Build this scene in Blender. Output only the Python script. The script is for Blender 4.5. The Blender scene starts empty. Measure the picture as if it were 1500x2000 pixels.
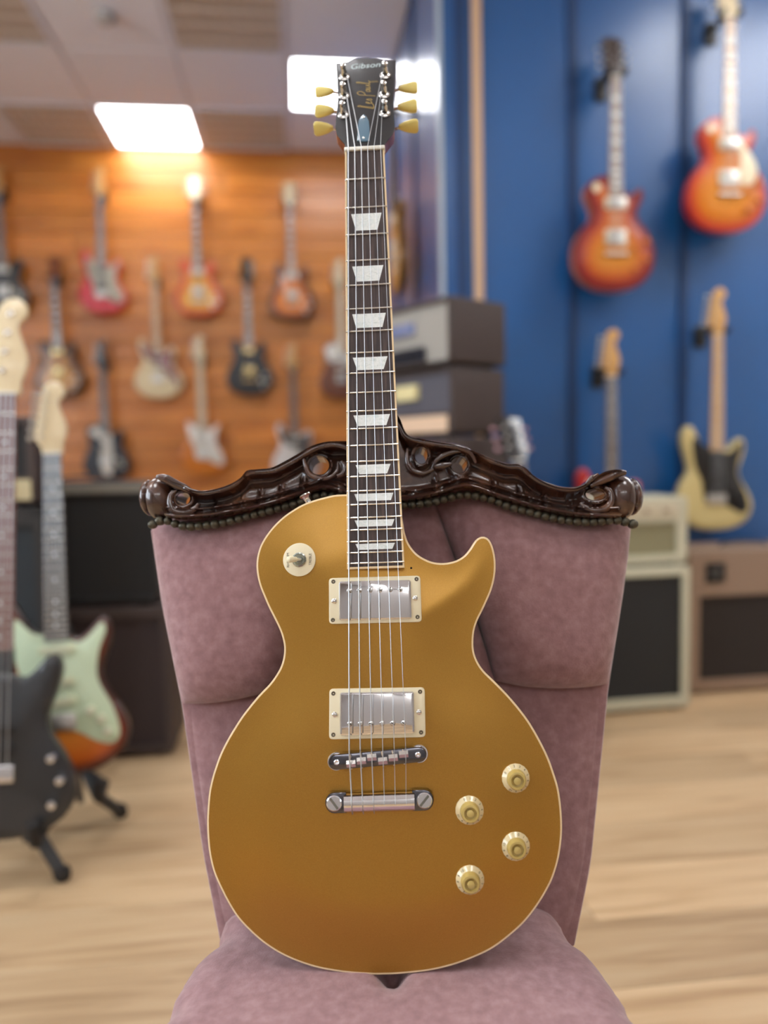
import bpy, bmesh, math, random
import numpy as np
from mathutils import Vector, Matrix
from mathutils.geometry import delaunay_2d_cdt

SC = bpy.context.scene
COL = SC.collection

# ---------------------------------------------------------------- camera
FPX = 1500.0                      # focal length in pixels of the 1500 x 2000 frame
HC = 0.92                         # camera height
YAW, PIT, ROL = math.radians(6.3), math.radians(4.1), math.radians(-1.15)
C = np.array([0, 0, HC])
F = np.array([math.cos(PIT)*math.sin(YAW), math.cos(PIT)*math.cos(YAW), -math.sin(PIT)])
R0 = np.array([math.cos(YAW), -math.sin(YAW), 0.0])
U0 = np.cross(R0, F)
RT = R0*math.cos(ROL) + U0*math.sin(ROL)
UP = -R0*math.sin(ROL) + U0*math.cos(ROL)
cam = bpy.data.cameras.new('camera'); cam_ob = bpy.data.objects.new('camera', cam); COL.objects.link(cam_ob)
cam.sensor_fit = 'HORIZONTAL'; cam.sensor_width = 36; cam.lens = 36*FPX/1500
cam.clip_start = 0.02
cam.dof.use_dof = True; cam.dof.focus_distance = 0.775; cam.dof.aperture_fstop = 2.3
cam_ob.matrix_world = Matrix(((RT[0], UP[0], -F[0], C[0]), (RT[1], UP[1], -F[1], C[1]), (RT[2], UP[2], -F[2], C[2]), (0, 0, 0, 1)))
SC.camera = cam_ob
# ---------------------------------------------------------------- world, exposure
world = bpy.data.worlds.new('world'); SC.world = world; world.use_nodes = True
world.node_tree.nodes['Background'].inputs[0].default_value = (0.80, 0.90, 1.0, 1)
world.node_tree.nodes['Background'].inputs[1].default_value = 8.0
vs = SC.view_settings
vs.view_transform = 'Standard'; vs.look = 'None'; vs.gamma = 1.0; vs.use_curve_mapping = False
vs.exposure = 0.05
LAMP = 12.0                       # radiance of a lit ceiling panel
CEIL = 3.10
YB = 5.66                         # back wall
YBLUE, XBLUE = 3.10, 0.60         # outer corner of the blue walls

rng = random.Random(7)

# ---------------------------------------------------------------- pixel helpers
def ray(px, py): return F + RT*(px-750)/FPX + UP*(1000-py)/FPX
def on_plane(px, py, n, p0):
    r = ray(px, py); n = np.asarray(n, float); t = (n @ (np.asarray(p0, float)-C))/(n @ r); return C + r*t
def on_y(px, py, y): return on_plane(px, py, (0, 1, 0), (0, y, 0))
def on_x(px, py, x): return on_plane(px, py, (1, 0, 0), (x, 0, 0))
def on_z(px, py, z): return on_plane(px, py, (0, 0, 1), (0, 0, z))

# ---------------------------------------------------------------- materials
def srgb(r, g, b):
    f = lambda c: (c/255/12.92) if c/255 <= 0.04045 else ((c/255+0.055)/1.055)**2.4
    return (f(r), f(g), f(b), 1)
MATS = {}
def mat(name, col, rough=0.5, metal=0.0, coat=0.0, spec=0.5, sheen=0.0, emit=None, coat_rough=0.05):
    if name in MATS: return MATS[name]
    m = bpy.data.materials.new(name); m.use_nodes = True
    b = m.node_tree.nodes['Principled BSDF']
    b.inputs['Base Color'].default_value = col if len(col) == 4 else (*col, 1)
    b.inputs['Roughness'].default_value = rough; b.inputs['Metallic'].default_value = metal
    b.inputs['Coat Weight'].default_value = coat; b.inputs['Coat Roughness'].default_value = coat_rough
    b.inputs['Specular IOR Level'].default_value = spec
    b.inputs['Sheen Weight'].default_value = sheen
    if emit:
        b.inputs['Emission Color'].default_value = (*emit[:3], 1); b.inputs['Emission Strength'].default_value = emit[3]
    MATS[name] = m
    return m
def nodes(m):
    t = m.node_tree
    return t, t.nodes, t.links, t.nodes['Principled BSDF']
def ramp(nd, stops):
    r = nd.new('ShaderNodeValToRGB'); cr = r.color_ramp
    while len(cr.elements) > 1: cr.elements.remove(cr.elements[-1])
    cr.elements[0].position = stops[0][0]; cr.elements[0].color = stops[0][1]
    for p, c in stops[1:]:
        e = cr.elements.new(p); e.color = c
    return r
def noise_mat(name, stops, scale=(1, 1, 1), nscale=5.0, detail=4, rough=0.5, metal=0, coat=0, bump=0, bump_dist=0.001, coords='Object', rnd=False, sheen=0, distort=0.0, spec=0.5, coat_rough=0.05, bscale=None):
    m = mat(name, stops[0][1], rough, metal, coat, spec, sheen, coat_rough=coat_rough)
    t, nd, lk, b = nodes(m)
    tc = nd.new('ShaderNodeTexCoord'); mp = nd.new('ShaderNodeMapping'); mp.inputs['Scale'].default_value = scale
    lk.new(tc.outputs[coords], mp.inputs['Vector'])
    if rnd:
        oi = nd.new('ShaderNodeObjectInfo'); mul = nd.new('ShaderNodeMath'); mul.operation = 'MULTIPLY'; mul.inputs[1].default_value = 57
        lk.new(oi.outputs['Random'], mul.inputs[0]); cb = nd.new('ShaderNodeCombineXYZ')
        for i in range(3): lk.new(mul.outputs[0], cb.inputs[i])
        lk.new(cb.outputs[0], mp.inputs['Location'])
    n = nd.new('ShaderNodeTexNoise'); n.inputs['Scale'].default_value = nscale; n.inputs['Detail'].default_value = detail; n.inputs['Distortion'].default_value = distort
    lk.new(mp.outputs[0], n.inputs['Vector'])
    r = ramp(nd, stops); lk.new(n.outputs['Fac'], r.inputs[0]); out = r.outputs[0]
    if rnd:
        hv = nd.new('ShaderNodeHueSaturation'); mr = nd.new('ShaderNodeMapRange')
        mr.inputs[3].default_value = 0.82; mr.inputs[4].default_value = 1.14
        lk.new(oi.outputs['Random'], mr.inputs[0]); lk.new(mr.outputs[0], hv.inputs['Value']); lk.new(out, hv.inputs['Color']); out = hv.outputs[0]
    lk.new(out, b.inputs['Base Color'])
    if bump:
        src = n
        if bscale:
            src = nd.new('ShaderNodeTexNoise'); src.inputs['Scale'].default_value = bscale; src.inputs['Detail'].default_value = 3
            lk.new(mp.outputs[0], src.inputs['Vector'])
        bp = nd.new('ShaderNodeBump'); bp.inputs['Strength'].default_value = bump; bp.inputs['Distance'].default_value = bump_dist
        lk.new(src.outputs['Fac'], bp.inputs['Height']); lk.new(bp.outputs[0], b.inputs['Normal'])
    return m
def burst_mat(name, stops, rough=0.3, coat=0.4):
    """guitar finish that changes colour with the distance from the body's edge (metres, 0..0.1)"""
    m = mat(name, stops[0][1], rough, 0, coat)
    t, nd, lk, b = nodes(m)
    a = nd.new('ShaderNodeAttribute'); a.attribute_name = 'edge'
    mr = nd.new('ShaderNodeMapRange'); mr.inputs[2].default_value = 0.10
    lk.new(a.outputs['Fac'], mr.inputs[0]); r = ramp(nd, stops); lk.new(mr.outputs[0], r.inputs[0]); lk.new(r.outputs[0], b.inputs['Base Color'])
    return m

M_GOLD = noise_mat('gold_metallic_paint', [(0.3, srgb(180, 132, 46)), (0.7, srgb(190, 143, 54))], nscale=1200, detail=2, rough=0.36, metal=0.88, coat=0.7, coat_rough=0.28, bump=0.05, bump_dist=0.0002)
M_BIND = mat('cream_binding', srgb(240, 214, 168), 0.35, coat=0.5)
M_RING = mat('cream_plastic', srgb(232, 221, 188), 0.4)
M_CREAMSW = mat('cream_switch_tip', srgb(234, 226, 192), 0.35)
M_MAHOG = noise_mat('mahogany', [(0.3, srgb(92, 42, 24)), (0.7, srgb(128, 64, 36))], scale=(14, 1, 14), nscale=12, rough=0.3, coat=0.6)
M_BLACKGLOSS = mat('gloss_black', srgb(28, 26, 27), 0.25, coat=0.7)
M_HEAD = mat('headstock_black_lacquer', srgb(38, 35, 36), 0.5, coat=0.1, spec=0.3)
M_CHROME = mat('chrome', (0.80, 0.80, 0.82, 1), 0.05, 1.0)
M_NICKEL = mat('nickel', (0.72, 0.71, 0.68, 1), 0.12, 1.0)
M_FRET = mat('fret_wire', (0.86, 0.84, 0.76, 1), 0.24, 1.0)
M_STRING = mat('steel_string', (0.58, 0.60, 0.62, 1), 0.32, 1.0)
M_STRINGW = mat('wound_string', (0.54, 0.55, 0.56, 1), 0.40, 1.0)
M_ROSE = noise_mat('rosewood', [(0.3, srgb(44, 34, 33)), (0.55, srgb(68, 54, 51)), (0.75, srgb(88, 70, 64))], scale=(220, 8, 220), nscale=2.0, detail=5, rough=0.5, bump=0.15, bump_dist=0.0003)
M_PEARL = noise_mat('pearl_inlay', [(0.3, srgb(216, 226, 222)), (0.5, srgb(246, 250, 248)), (0.7, srgb(222, 234, 232))], scale=(60, 90, 60), nscale=2.0, detail=5, rough=0.22, coat=0.4, distort=1.5)
M_NUT = mat('bone_nut', srgb(236, 234, 222), 0.35)
M_BUTTON = mat('yellowed_plastic_button', srgb(226, 206, 118), 0.35)
M_KNOB = mat('gold_knob_plastic', srgb(196, 172, 100), 0.25, coat=0.8)
M_KNOBSKIRT = mat('pale_gold_skirt', srgb(222, 204, 156), 0.3, coat=0.8)
M_INKDARK = mat('dark_print', srgb(60, 55, 48), 0.5)
M_LOGO = mat('pearl_logo', srgb(206, 222, 222), 0.3)
M_SIG = mat('gold_script', srgb(178, 150, 84), 0.35, metal=0.4)
M_BLACK = mat('black_plastic', srgb(24, 24, 25), 0.45)
M_RUBBER = mat('black_rubber', srgb(26, 24, 23), 0.7)
M_STEELBLK = mat('black_steel', srgb(48, 49, 50), 0.45)
M_VELVET = noise_mat('mauve_velvet', [(0.25, srgb(140, 106, 108)), (0.5, srgb(156, 120, 122)), (0.75, srgb(170, 136, 137))], nscale=95, detail=9, rough=0.9, sheen=0.35, bump=0.35, bump_dist=0.0012, bscale=500, spec=0.15)
M_WALNUT = noise_mat('dark_carved_wood', [(0.3, srgb(44, 27, 21)), (0.55, srgb(72, 44, 33)), (0.75, srgb(118, 80, 56))], nscale=30, detail=5, rough=0.26, coat=1.0, coat_rough=0.10, bump=0.3, bump_dist=0.001)
M_NAIL = noise_mat('aged_bronze_nail', [(0.35, srgb(62, 60, 52)), (0.65, srgb(104, 98, 82))], nscale=120, rough=0.42, metal=0.7, bump=0.3, bump_dist=0.0006)
M_FLOOR = noise_mat('light_oak_plank', [(0.25, srgb(164, 132, 96)), (0.48, srgb(196, 165, 126)), (0.7, srgb(206, 178, 140))], scale=(1.2, 16, 1), nscale=2.2, detail=7, rough=0.42, rnd=True, distort=0.6)
M_FLOORGAP = mat('floor_joint', srgb(140, 104, 72), 0.8)
M_PINE = noise_mat('orange_pine_board', [(0.2, srgb(168, 86, 28)), (0.5, srgb(214, 132, 52)), (0.75, srgb(222, 146, 62))], scale=(1.0, 1, 14), nscale=2.0, detail=6, rough=0.34, rnd=True, distort=0.8, coat=0.25, coat_rough=0.28)
M_PINEGAP = mat('board_gap_brown', srgb(92, 48, 22), 0.8)
M_BLUE = noise_mat('deep_blue_gloss_paint', [(0.3, srgb(16, 80, 140)), (0.7, srgb(22, 88, 150))], nscale=1.5, rough=0.36, coat=0.7, coat_rough=0.26)
MATS['deep_blue_gloss_paint'].node_tree.nodes['Principled BSDF'].inputs['Coat IOR'].default_value = 1.5
M_BLUED = mat('dark_blue_joint', srgb(16, 54, 100), 0.5)
M_BEIGE = mat('beige_wood_strip', srgb(206, 170, 136), 0.5)
M_CEIL = mat('ceiling_tile_white', srgb(238, 238, 244), 0.9)
M_CEILBASE = mat('ceiling_grid', srgb(224, 222, 226), 0.8)
M_WHITEWALL = mat('white_paint', srgb(214, 208, 200), 0.8)
M_GREYWALL = mat('grey_paint', srgb(186, 182, 178), 0.8)
M_LAMP = mat('lit_diffuser', (1, 0.97, 0.92, 1), 0.5, emit=(0.98, 0.98, 1.0, LAMP))
M_LOUVRE = mat('unlit_louvre', srgb(226, 216, 204), 0.5)
M_LOUVREB = mat('unlit_reflector', srgb(206, 194, 180), 0.5)
M_MAPLE = noise_mat('maple_neck', [(0.3, srgb(198, 148, 84)), (0.7, srgb(214, 168, 104))], scale=(20, 2, 20), nscale=6, rough=0.3, coat=0.5)
M_PALEMAPLE = noise_mat('pale_maple', [(0.3, srgb(216, 196, 156)), (0.7, srgb(228, 210, 172))], scale=(20, 2, 20), nscale=6, rough=0.35, coat=0.4)

# ---------------------------------------------------------------- mesh helpers
def link(ob, parent=None):
    COL.objects.link(ob)
    if parent is not None: ob.parent = parent
    return ob
def tag(o, label=None, cat=None, group=None, kind=None):
    if label: o['label'] = label
    if cat: o['category'] = cat
    if group: o['group'] = group
    if kind: o['kind'] = kind
    return o
def thing(name, label, cat, M=None, group=None):
    e = bpy.data.objects.new(name, None); e.empty_display_size = 0.05; COL.objects.link(e)
    if M is not None: e.matrix_world = M
    return tag(e, label, cat, group)
def frame(o, x, y, z):
    return Matrix(((x[0], y[0], z[0], o[0]), (x[1], y[1], z[1], o[1]), (x[2], y[2], z[2], o[2]), (0, 0, 0, 1)))
def catmull(pts, n=6, closed=True):
    P = np.asarray(pts, float); m = len(P); out = []
    rngm = range(m) if closed else range(m-1)
    for i in rngm:
        if closed: p0, p1, p2, p3 = P[(i-1) % m], P[i], P[(i+1) % m], P[(i+2) % m]
        else: p0, p1, p2, p3 = P[max(i-1, 0)], P[i], P[i+1], P[min(i+2, m-1)]
        for k in range(n):
            t = k/n
            out.append(0.5*((2*p1)+(-p0+p2)*t+(2*p0-5*p1+4*p2-p3)*t*t+(-p0+3*p1-3*p2+p3)*t**3))
    if not closed: out.append(P[-1])
    return np.array(out)
def resample(P, step, closed=True):
    P = np.asarray(P, float)
    Q = np.vstack([P, P[:1]]) if closed else P
    d = np.r_[0, np.cumsum(np.linalg.norm(np.diff(Q, axis=0), axis=1))]
    n = max(int(round(d[-1]/step)), 3)
    s = np.linspace(0, d[-1], n+1)
    R = np.stack([np.interp(s, d, Q[:, k]) for k in range(Q.shape[1])], 1)
    return R[:-1] if closed else R
def poly_area(P): return 0.5*np.sum(P[:, 0]*np.roll(P[:, 1], -1)-np.roll(P[:, 0], -1)*P[:, 1])
def inset(P, d):
    P = np.asarray(P, float); s = 1 if poly_area(P) > 0 else -1
    e = np.roll(P, -1, 0)-P; e /= (np.linalg.norm(e, axis=1, keepdims=True)+1e-12)
    nrm = np.stack([-e[:, 1], e[:, 0]], 1)*s
    n0 = np.roll(nrm, 1, 0); b = nrm+n0; b /= (np.linalg.norm(b, axis=1, keepdims=True)+1e-12)
    k = np.clip(np.sum(b*nrm, 1), 0.4, 1)
    return P+b*(d/k)[:, None]
def edge_dist(pts, P):
    A = P; Bq = np.roll(P, -1, 0); ab = Bq-A
    out = np.full(len(pts), 1e9)
    for a, v in zip(A, ab):
        t = np.clip(((pts-a) @ v)/(v @ v+1e-15), 0, 1)
        out = np.minimum(out, np.linalg.norm(pts-(a+t[:, None]*v), axis=1))
    return out
def inside(pts, P):
    x, y = pts[:, 0], pts[:, 1]; c = np.zeros(len(pts), bool)
    A, Bq = P, np.roll(P, -1, 0)
    for (x1, y1), (x2, y2) in zip(A, Bq):
        if y1 == y2: continue
        m = ((y1 > y) != (y2 > y)) & (x < (x2-x1)*(y-y1)/(y2-y1)+x1)
        c ^= m
    return c
def rrect(w, h, r, n=5, cx=0, cy=0):
    out = []
    for qx, qy, a0 in ((1, 1, 0), (-1, 1, 90), (-1, -1, 180), (1, -1, 270)):
        for k in range(n+1):
            a = math.radians(a0+90*k/n)
            out.append((cx+qx*(w/2-r)+r*math.cos(a), cy+qy*(h/2-r)+r*math.sin(a)))
    return np.array(out)
def circ(r, n=20, cx=0, cy=0, ry=None):
    a = np.linspace(0, 2*math.pi, n, endpoint=False)
    return np.stack([cx+r*np.cos(a), cy+(ry or r)*np.sin(a)], 1)

class MB:
    def __init__(s, xf=None): s.v = []; s.f = []; s.xf = xf; s.m = []; s.cm = 0
    def add(s, vs, fs):
        o = len(s.v)
        s.v += [tuple(s.xf(*p)) if s.xf else tuple(p) for p in vs]
        s.f += [tuple(i+o for i in f) for f in fs]; s.m += [s.cm]*len(fs)
        return s
    def box(s, c, d, M=None):
        vs = []
        for z in (-1, 1):
            for y in (-1, 1):
                for x in (-1, 1):
                    p = Vector((x*d[0]/2, y*d[1]/2, z*d[2]/2))
                    if M is not None: p = M @ p
                    vs.append((p[0]+c[0], p[1]+c[1], p[2]+c[2]))
        return s.add(vs, [(0, 2, 3, 1), (4, 5, 7, 6), (0, 1, 5, 4), (2, 6, 7, 3), (0, 4, 6, 2), (1, 3, 7, 5)])
    def prism(s, P, z0, z1, ch=0.0, chb=None):
        P = np.asarray(P, float); chb = ch if chb is None else chb
        loops = []
        if chb: loops.append((inset(P, chb), z0)); loops.append((P, z0+chb))
        else: loops.append((P, z0))
        if ch: loops.append((P, z1-ch)); loops.append((inset(P, ch*0.3), z1-ch*0.3)); loops.append((inset(P, ch), z1))
        else: loops.append((P, z1))
        n = len(P); vs = []; fs = []
        for L, z in loops: vs += [(p[0], p[1], z) for p in L]
        for k in range(len(loops)-1):
            for i in range(n):
                j = (i+1) % n; fs.append((k*n+i, k*n+j, (k+1)*n+j, (k+1)*n+i))
        fs.append(tuple(range(n-1, -1, -1))); fs.append(tuple((len(loops)-1)*n+i for i in range(n)))
        return s.add(vs, fs)
    def tube(s, path, rad, n=8, cap=True, flat=1.0):
        P = [Vector(p) for p in path]; m = len(P)
        if not hasattr(rad, '__len__'): rad = [rad]*m
        vs = []; fs = []; ref = None
        for i in range(m):
            d = (P[min(i+1, m-1)]-P[max(i-1, 0)]).normalized()
            if ref is None:
                ref = Vector((0, 0, 1)) if abs(d.z) < 0.9 else Vector((1, 0, 0))
            a = (ref-d*ref.dot(d)).normalized(); b = d.cross(a); ref = a
            for k in range(n):
                t = 2*math.pi*k/n
                vs.append(P[i]+a*(rad[i]*flat*math.cos(t))+b*(rad[i]*math.sin(t)))
        for i in range(m-1):
            for k in range(n):
                l = (k+1) % n; fs.append((i*n+k, i*n+l, (i+1)*n+l, (i+1)*n+k))
        if cap: fs.append(tuple(range(n-1, -1, -1))); fs.append(tuple((m-1)*n+k for k in range(n)))
        return s.add(vs, fs)
    def lathe(s, prof, c=(0, 0, 0), axis=(0, 0, 1), n=24, cap=True, wob=None):
        ax = Vector(axis).normalized(); ref = Vector((1, 0, 0)) if abs(ax.x) < 0.9 else Vector((0, 1, 0))
        a = (ref-ax*ref.dot(ax)).normalized(); b = ax.cross(a); c = Vector(c); vs = []; fs = []
        for r, z in prof:
            for k in range(n):
                t = 2*math.pi*k/n; rr = r*(wob(k, n) if wob else 1)
                vs.append(c+ax*z+a*(rr*math.cos(t))+b*(rr*math.sin(t)))
        m = len(prof)
        for i in range(m-1):
            for k in range(n):
                l = (k+1) % n; fs.append((i*n+k, i*n+l, (i+1)*n+l, (i+1)*n+k))
        if cap: fs.append(tuple(range(n-1, -1, -1))); fs.append(tuple((m-1)*n+k for k in range(n)))
        return s.add(vs, fs)
    def build(s, name, m, parent=None, smooth=35, recalc=True, M=None):
        me = bpy.data.meshes.new(name); me.from_pydata([tuple(v) for v in s.v], [], s.f)
        mats = m if isinstance(m, (list, tuple)) else [m]
        for q in mats: me.materials.append(q)
        if len(mats) > 1: me.polygons.foreach_set('material_index', s.m)
        if recalc:
            bm = bmesh.new(); bm.from_mesh(me); bmesh.ops.recalc_face_normals(bm, faces=bm.faces); bm.to_mesh(me); bm.free()
        if smooth:
            me.polygons.foreach_set('use_smooth', [True]*len(me.polygons)); me.set_sharp_from_angle(angle=math.radians(smooth))
        me.update()
        ob = bpy.data.objects.new(name, me); link(ob, parent)
        if M is not None: ob.matrix_world = M
        return ob
def text_mesh(name, body, size, m, parent, place, shear=0.0, extrude=0.0, align='CENTER', bold=0.0):
    cu = bpy.data.curves.new(name, 'FONT'); cu.body = body; cu.size = size; cu.shear = shear; cu.extrude = extrude; cu.align_x = align; cu.align_y = 'CENTER'; cu.offset = bold; cu.resolution_u = 3
    ob = bpy.data.objects.new(name, cu); COL.objects.link(ob)
    bpy.context.view_layer.update()
    me = bpy.data.meshes.new_from_object(ob.evaluated_get(bpy.context.evaluated_depsgraph_get()))
    bpy.data.objects.remove(ob); bpy.data.curves.remove(cu)
    for v in me.vertices: v.co = Vector(place(v.co.x, v.co.y, v.co.z))
    me.materials.clear(); me.materials.append(m); me.name = name
    o = bpy.data.objects.new(name, me); link(o, parent); return o
def copy_tree(o, parent=None):
    c = o.copy(); COL.objects.link(c); c.parent = parent
    for ch in o.children: copy_tree(ch, c)
    return c
def top_mesh(P, hfun, step, name, m, parent, xf=None):
    """filled outline with a height for each point; stores the distance from the edge"""
    lo, hi = P.min(0), P.max(0)
    gx, gy = np.meshgrid(np.arange(lo[0], hi[0], step), np.arange(lo[1], hi[1], step)); gx = gx+((np.arange(gx.shape[0]) % 2)*step/2)[:, None]
    g = np.stack([gx.ravel(), gy.ravel()], 1)
    g = g[inside(g, P)]; d = edge_dist(g, P); g = g[d > step*0.45]
    rings = [inset(P, q)[::1] for q in ()]
    pts = np.vstack([P, g]); n = len(P)
    r = delaunay_2d_cdt([Vector(p) for p in pts], [], [list(range(n))], 1, 1e-7)
    V = np.array([tuple(v) for v in r[0]]); Fc = [tuple(f) for f in r[2]]
    cen = np.array([V[list(f)].mean(0) for f in Fc]); ok = inside(cen, P)
    Fc = [f for f, k in zip(Fc, ok) if k]
    dv = edge_dist(V, P)
    z = hfun(V, dv)
    co = [(p[0], p[1], h) for p, h in zip(V, z)]
    if xf: co = [tuple(xf(*q)) for q in co]
    me = bpy.data.meshes.new(name); me.from_pydata(co, [], Fc); me.materials.append(m)
    bm = bmesh.new(); bm.from_mesh(me); bmesh.ops.recalc_face_normals(bm, faces=bm.faces); bm.to_mesh(me); bm.free()
    me.polygons.foreach_set('use_smooth', [True]*len(me.polygons))
    at = me.attributes.new('edge', 'FLOAT', 'POINT'); at.data.foreach_set('value', dv.astype(np.float32))
    ob = bpy.data.objects.new(name, me); return link(ob, parent)
def smooth01(x): x = np.clip(x, 0, 1); return x*x*(3-2*x)

# ================================================================ the setting
def struct(ob): ob['kind'] = 'structure'; return ob
def slab(name, lo, hi, m):
    mb = MB(); mb.box([(a+b)/2 for a, b in zip(lo, hi)], [b-a for a, b in zip(lo, hi)])
    return struct(mb.build(name, m, smooth=0))
XL, XR, YR = -3.6, 3.4, -3.4
floor = slab('floor', (XL, YR, -0.10), (XR, YB, -0.003), M_FLOORGAP)
def plank_mesh(name, L, W, T, m, ch=0.0015):
    mb = MB(); mb.prism(rrect(L, W, 0.001, 1), -T, 0, ch, 0)
    ob = mb.build(name, m, smooth=0); me = ob.data; bpy.data.objects.remove(ob); return me
PL, PW = 1.28, 0.192
me = plank_mesh('plank', PL-0.0012, PW-0.0012, 0.003, M_FLOOR)
row = 0; y = YR+PW/2
while y < YB:
    off = (row*0.47 % 1)*PL
    x = XL+PL/2-off
    while x < XR+PL/2:
        if y > 0.1 and -2.6 < x < 2.9 or (y <= 0.1):
            if not (y <= 0.1 and row % 1 == 0 and (abs(x) > 2.6)):
                p = bpy.data.objects.new('plank', me); link(p, floor); p.location = (x, min(y, YB-PW/2), 0)
        x += PL
    y += PW; row += 1

# back wall of horizontal pine boards
wall_back = slab('wall_back', (XL, YB, 0), (XBLUE, YB+0.1, CEIL+0.03), M_PINEGAP)
BH, BL = CEIL/21, 2.1
mb = MB(lambda a, b, c: (a, -c, b)); mb.prism(rrect(BL-0.002, BH-0.006, 0.002, 1), -0.001, 0.016, 0.003, 0)
ob = mb.build('board', M_PINE, smooth=0); me = ob.data; bpy.data.objects.remove(ob)
mb = MB(lambda a, b, c: (a, -c, b)); mb.prism(rrect(1.05-0.002, BH-0.006, 0.002, 1), -0.001, 0.016, 0.003, 0)
ob = mb.build('board', M_PINE, smooth=0); me2 = ob.data; bpy.data.objects.remove(ob)
for r_ in range(21):
    z = BH/2+r_*BH
    
    if r_ % 2 == 0: segs = [(XL+BL/2, me), (XL+BL*1.5, me)]
    else: segs = [(XL+0.525, me2), (XL+1.05+BL/2, me), (XL+1.05+BL+0.525, me2)]
    for x, q in segs:
        p = bpy.data.objects.new('board', q); link(p, wall_back); p.location = (x, YB, z)
mb = MB(); mb.box(((XL+XBLUE)/2, YB-0.025, 0.05), (XBLUE-XL, 0.012, 0.10)); struct(mb.build('baseboard_back', M_PINEGAP, smooth=0))

# blue walls: one facing the room, one returning to the back wall
wall_right = slab('wall_right', (XBLUE+0.015, YBLUE+0.015, 0), (XR, YBLUE+0.12, CEIL+0.03), M_BLUED)
wall_recess = slab('wall_recess', (XBLUE+0.015, YBLUE+0.12, 0), (XBLUE+0.12, YB, CEIL+0.03), M_BLUED)
seams = [on_y(px, 700, YBLUE)[0] for px in (903, 1117, 1331)]
xs = [XBLUE] + seams + [seams[-1]+(seams[2]-seams[1]), XR]
for a, b in zip(xs[:-1], xs[1:]):
    mb = MB(lambda p, q, r: (p, YBLUE-r, q)); mb.prism(rrect(b-a-0.010, CEIL, 0.002, 1, (a+b)/2, CEIL/2), -0.015, 0.004, 0.003, 0)
    mb.build('panel', M_BLUE, wall_right, smooth=0)
for sx in seams:          # raised joint strips between the panels
    mb = MB(); mb.box((sx, YBLUE-0.008, CEIL/2), (0.035, 0.016, CEIL)); mb.build('joint_strip', M_BLUED, wall_right, smooth=0)
for k in range(4):
    a = YBLUE+0.0+k*(YB-YBLUE)/4; b = a+(YB-YBLUE)/4
    mb = MB(lambda p, q, r: (XBLUE-r, p, q)); mb.prism(rrect(b-a-0.010, CEIL, 0.002, 1, (a+b)/2, CEIL/2), -0.015, 0.004, 0.003, 0)
    mb.build('panel', M_BLUE, wall_recess, smooth=0)
    if k:
        mb = MB(); mb.box((XBLUE-0.008, a, CEIL/2), (0.016, 0.035, CEIL)); mb.build('joint_strip', M_BLUED, wall_recess, smooth=0)
xt = on_y(931, 300, YBLUE)[0]
mb = MB(lambda p, q, r: (p, YBLUE-r, q)); mb.prism(rrect(0.036, CEIL, 0.003, 2, xt, CEIL/2), 0.003, 0.024, 0.003, 0)
struct(mb.build('trim_1', M_BEIGE, smooth=0))
mb = MB(); mb.box((XBLUE-0.004, YBLUE-0.004, CEIL/2), (0.018, 0.018, CEIL)); struct(mb.build('trim_2', mat('corner_trim_pale', srgb(170, 184, 196), 0.3), smooth=0))

wall_far = slab('wall_side', (XR, YR, 0), (XR+0.1, YBLUE+0.1, CEIL+0.03), M_WHITEWALL)
wall_rear = slab('wall_rear', (XL, YR-0.1, 0), (XR, YR, CEIL+0.03), M_GREYWALL)
WZ0, WZ1 = 0.95, 2.75
wall_left = slab('wall_left', (XL-0.1, YR, 0), (XL, YB, WZ0), M_WHITEWALL)
def left_piece(lo, hi): mb = MB(); mb.box([(a+b)/2 for a, b in zip(lo, hi)], [b-a for a, b in zip(lo, hi)]); mb.build('wall_piece', M_WHITEWALL, wall_left, smooth=0)
left_piece((XL-0.1, YR, WZ1), (XL, YB, CEIL+0.03))
WX = [-1.30, 0.50, 2.30]
for a, b in ((YR, WX[0]), (WX[1]-0.12, WX[1]), (WX[2]-0.12, YB)): left_piece((XL-0.1, a, WZ0), (XL, b, WZ1))
M_PANE = bpy.data.materials.new('added_window_glass'); M_PANE.use_nodes = True
_nt = M_PANE.node_tree; _nt.nodes.clear(); _o = _nt.nodes.new('ShaderNodeOutputMaterial'); _t1 = _nt.nodes.new('ShaderNodeBsdfTransparent'); _g1 = _nt.nodes.new('ShaderNodeBsdfGlossy'); _g1.inputs['Roughness'].default_value = 0.02
_mx = _nt.nodes.new('ShaderNodeMixShader'); _mx.inputs[0].default_value = 0.06; _nt.links.new(_t1.outputs[0], _mx.inputs[1]); _nt.links.new(_g1.outputs[0], _mx.inputs[2]); _nt.links.new(_mx.outputs[0], _o.inputs[0])
for i in range(2):  # unseen windows, added to let cool daylight in from the left
    a, b = WX[i], WX[i+1]-0.12; mb = MB()
    for y in (a+0.025, b-0.025): mb.box((XL-0.05, y, (WZ0+WZ1)/2), (0.06, 0.05, WZ1-WZ0))
    for z in (WZ0+0.025, WZ1-0.025): mb.box((XL-0.05, (a+b)/2, z), (0.06, b-a-0.1, 0.05))
    w_ = struct(mb.build('added_window_%d' % (i+1), M_WHITEWALL, smooth=0))
    mb = MB(); mb.box((XL-0.05, (a+b)/2, (WZ0+WZ1)/2), (0.006, b-a-0.1, WZ1-WZ0-0.1)); mb.build('pane', M_PANE, w_, smooth=0)

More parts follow.
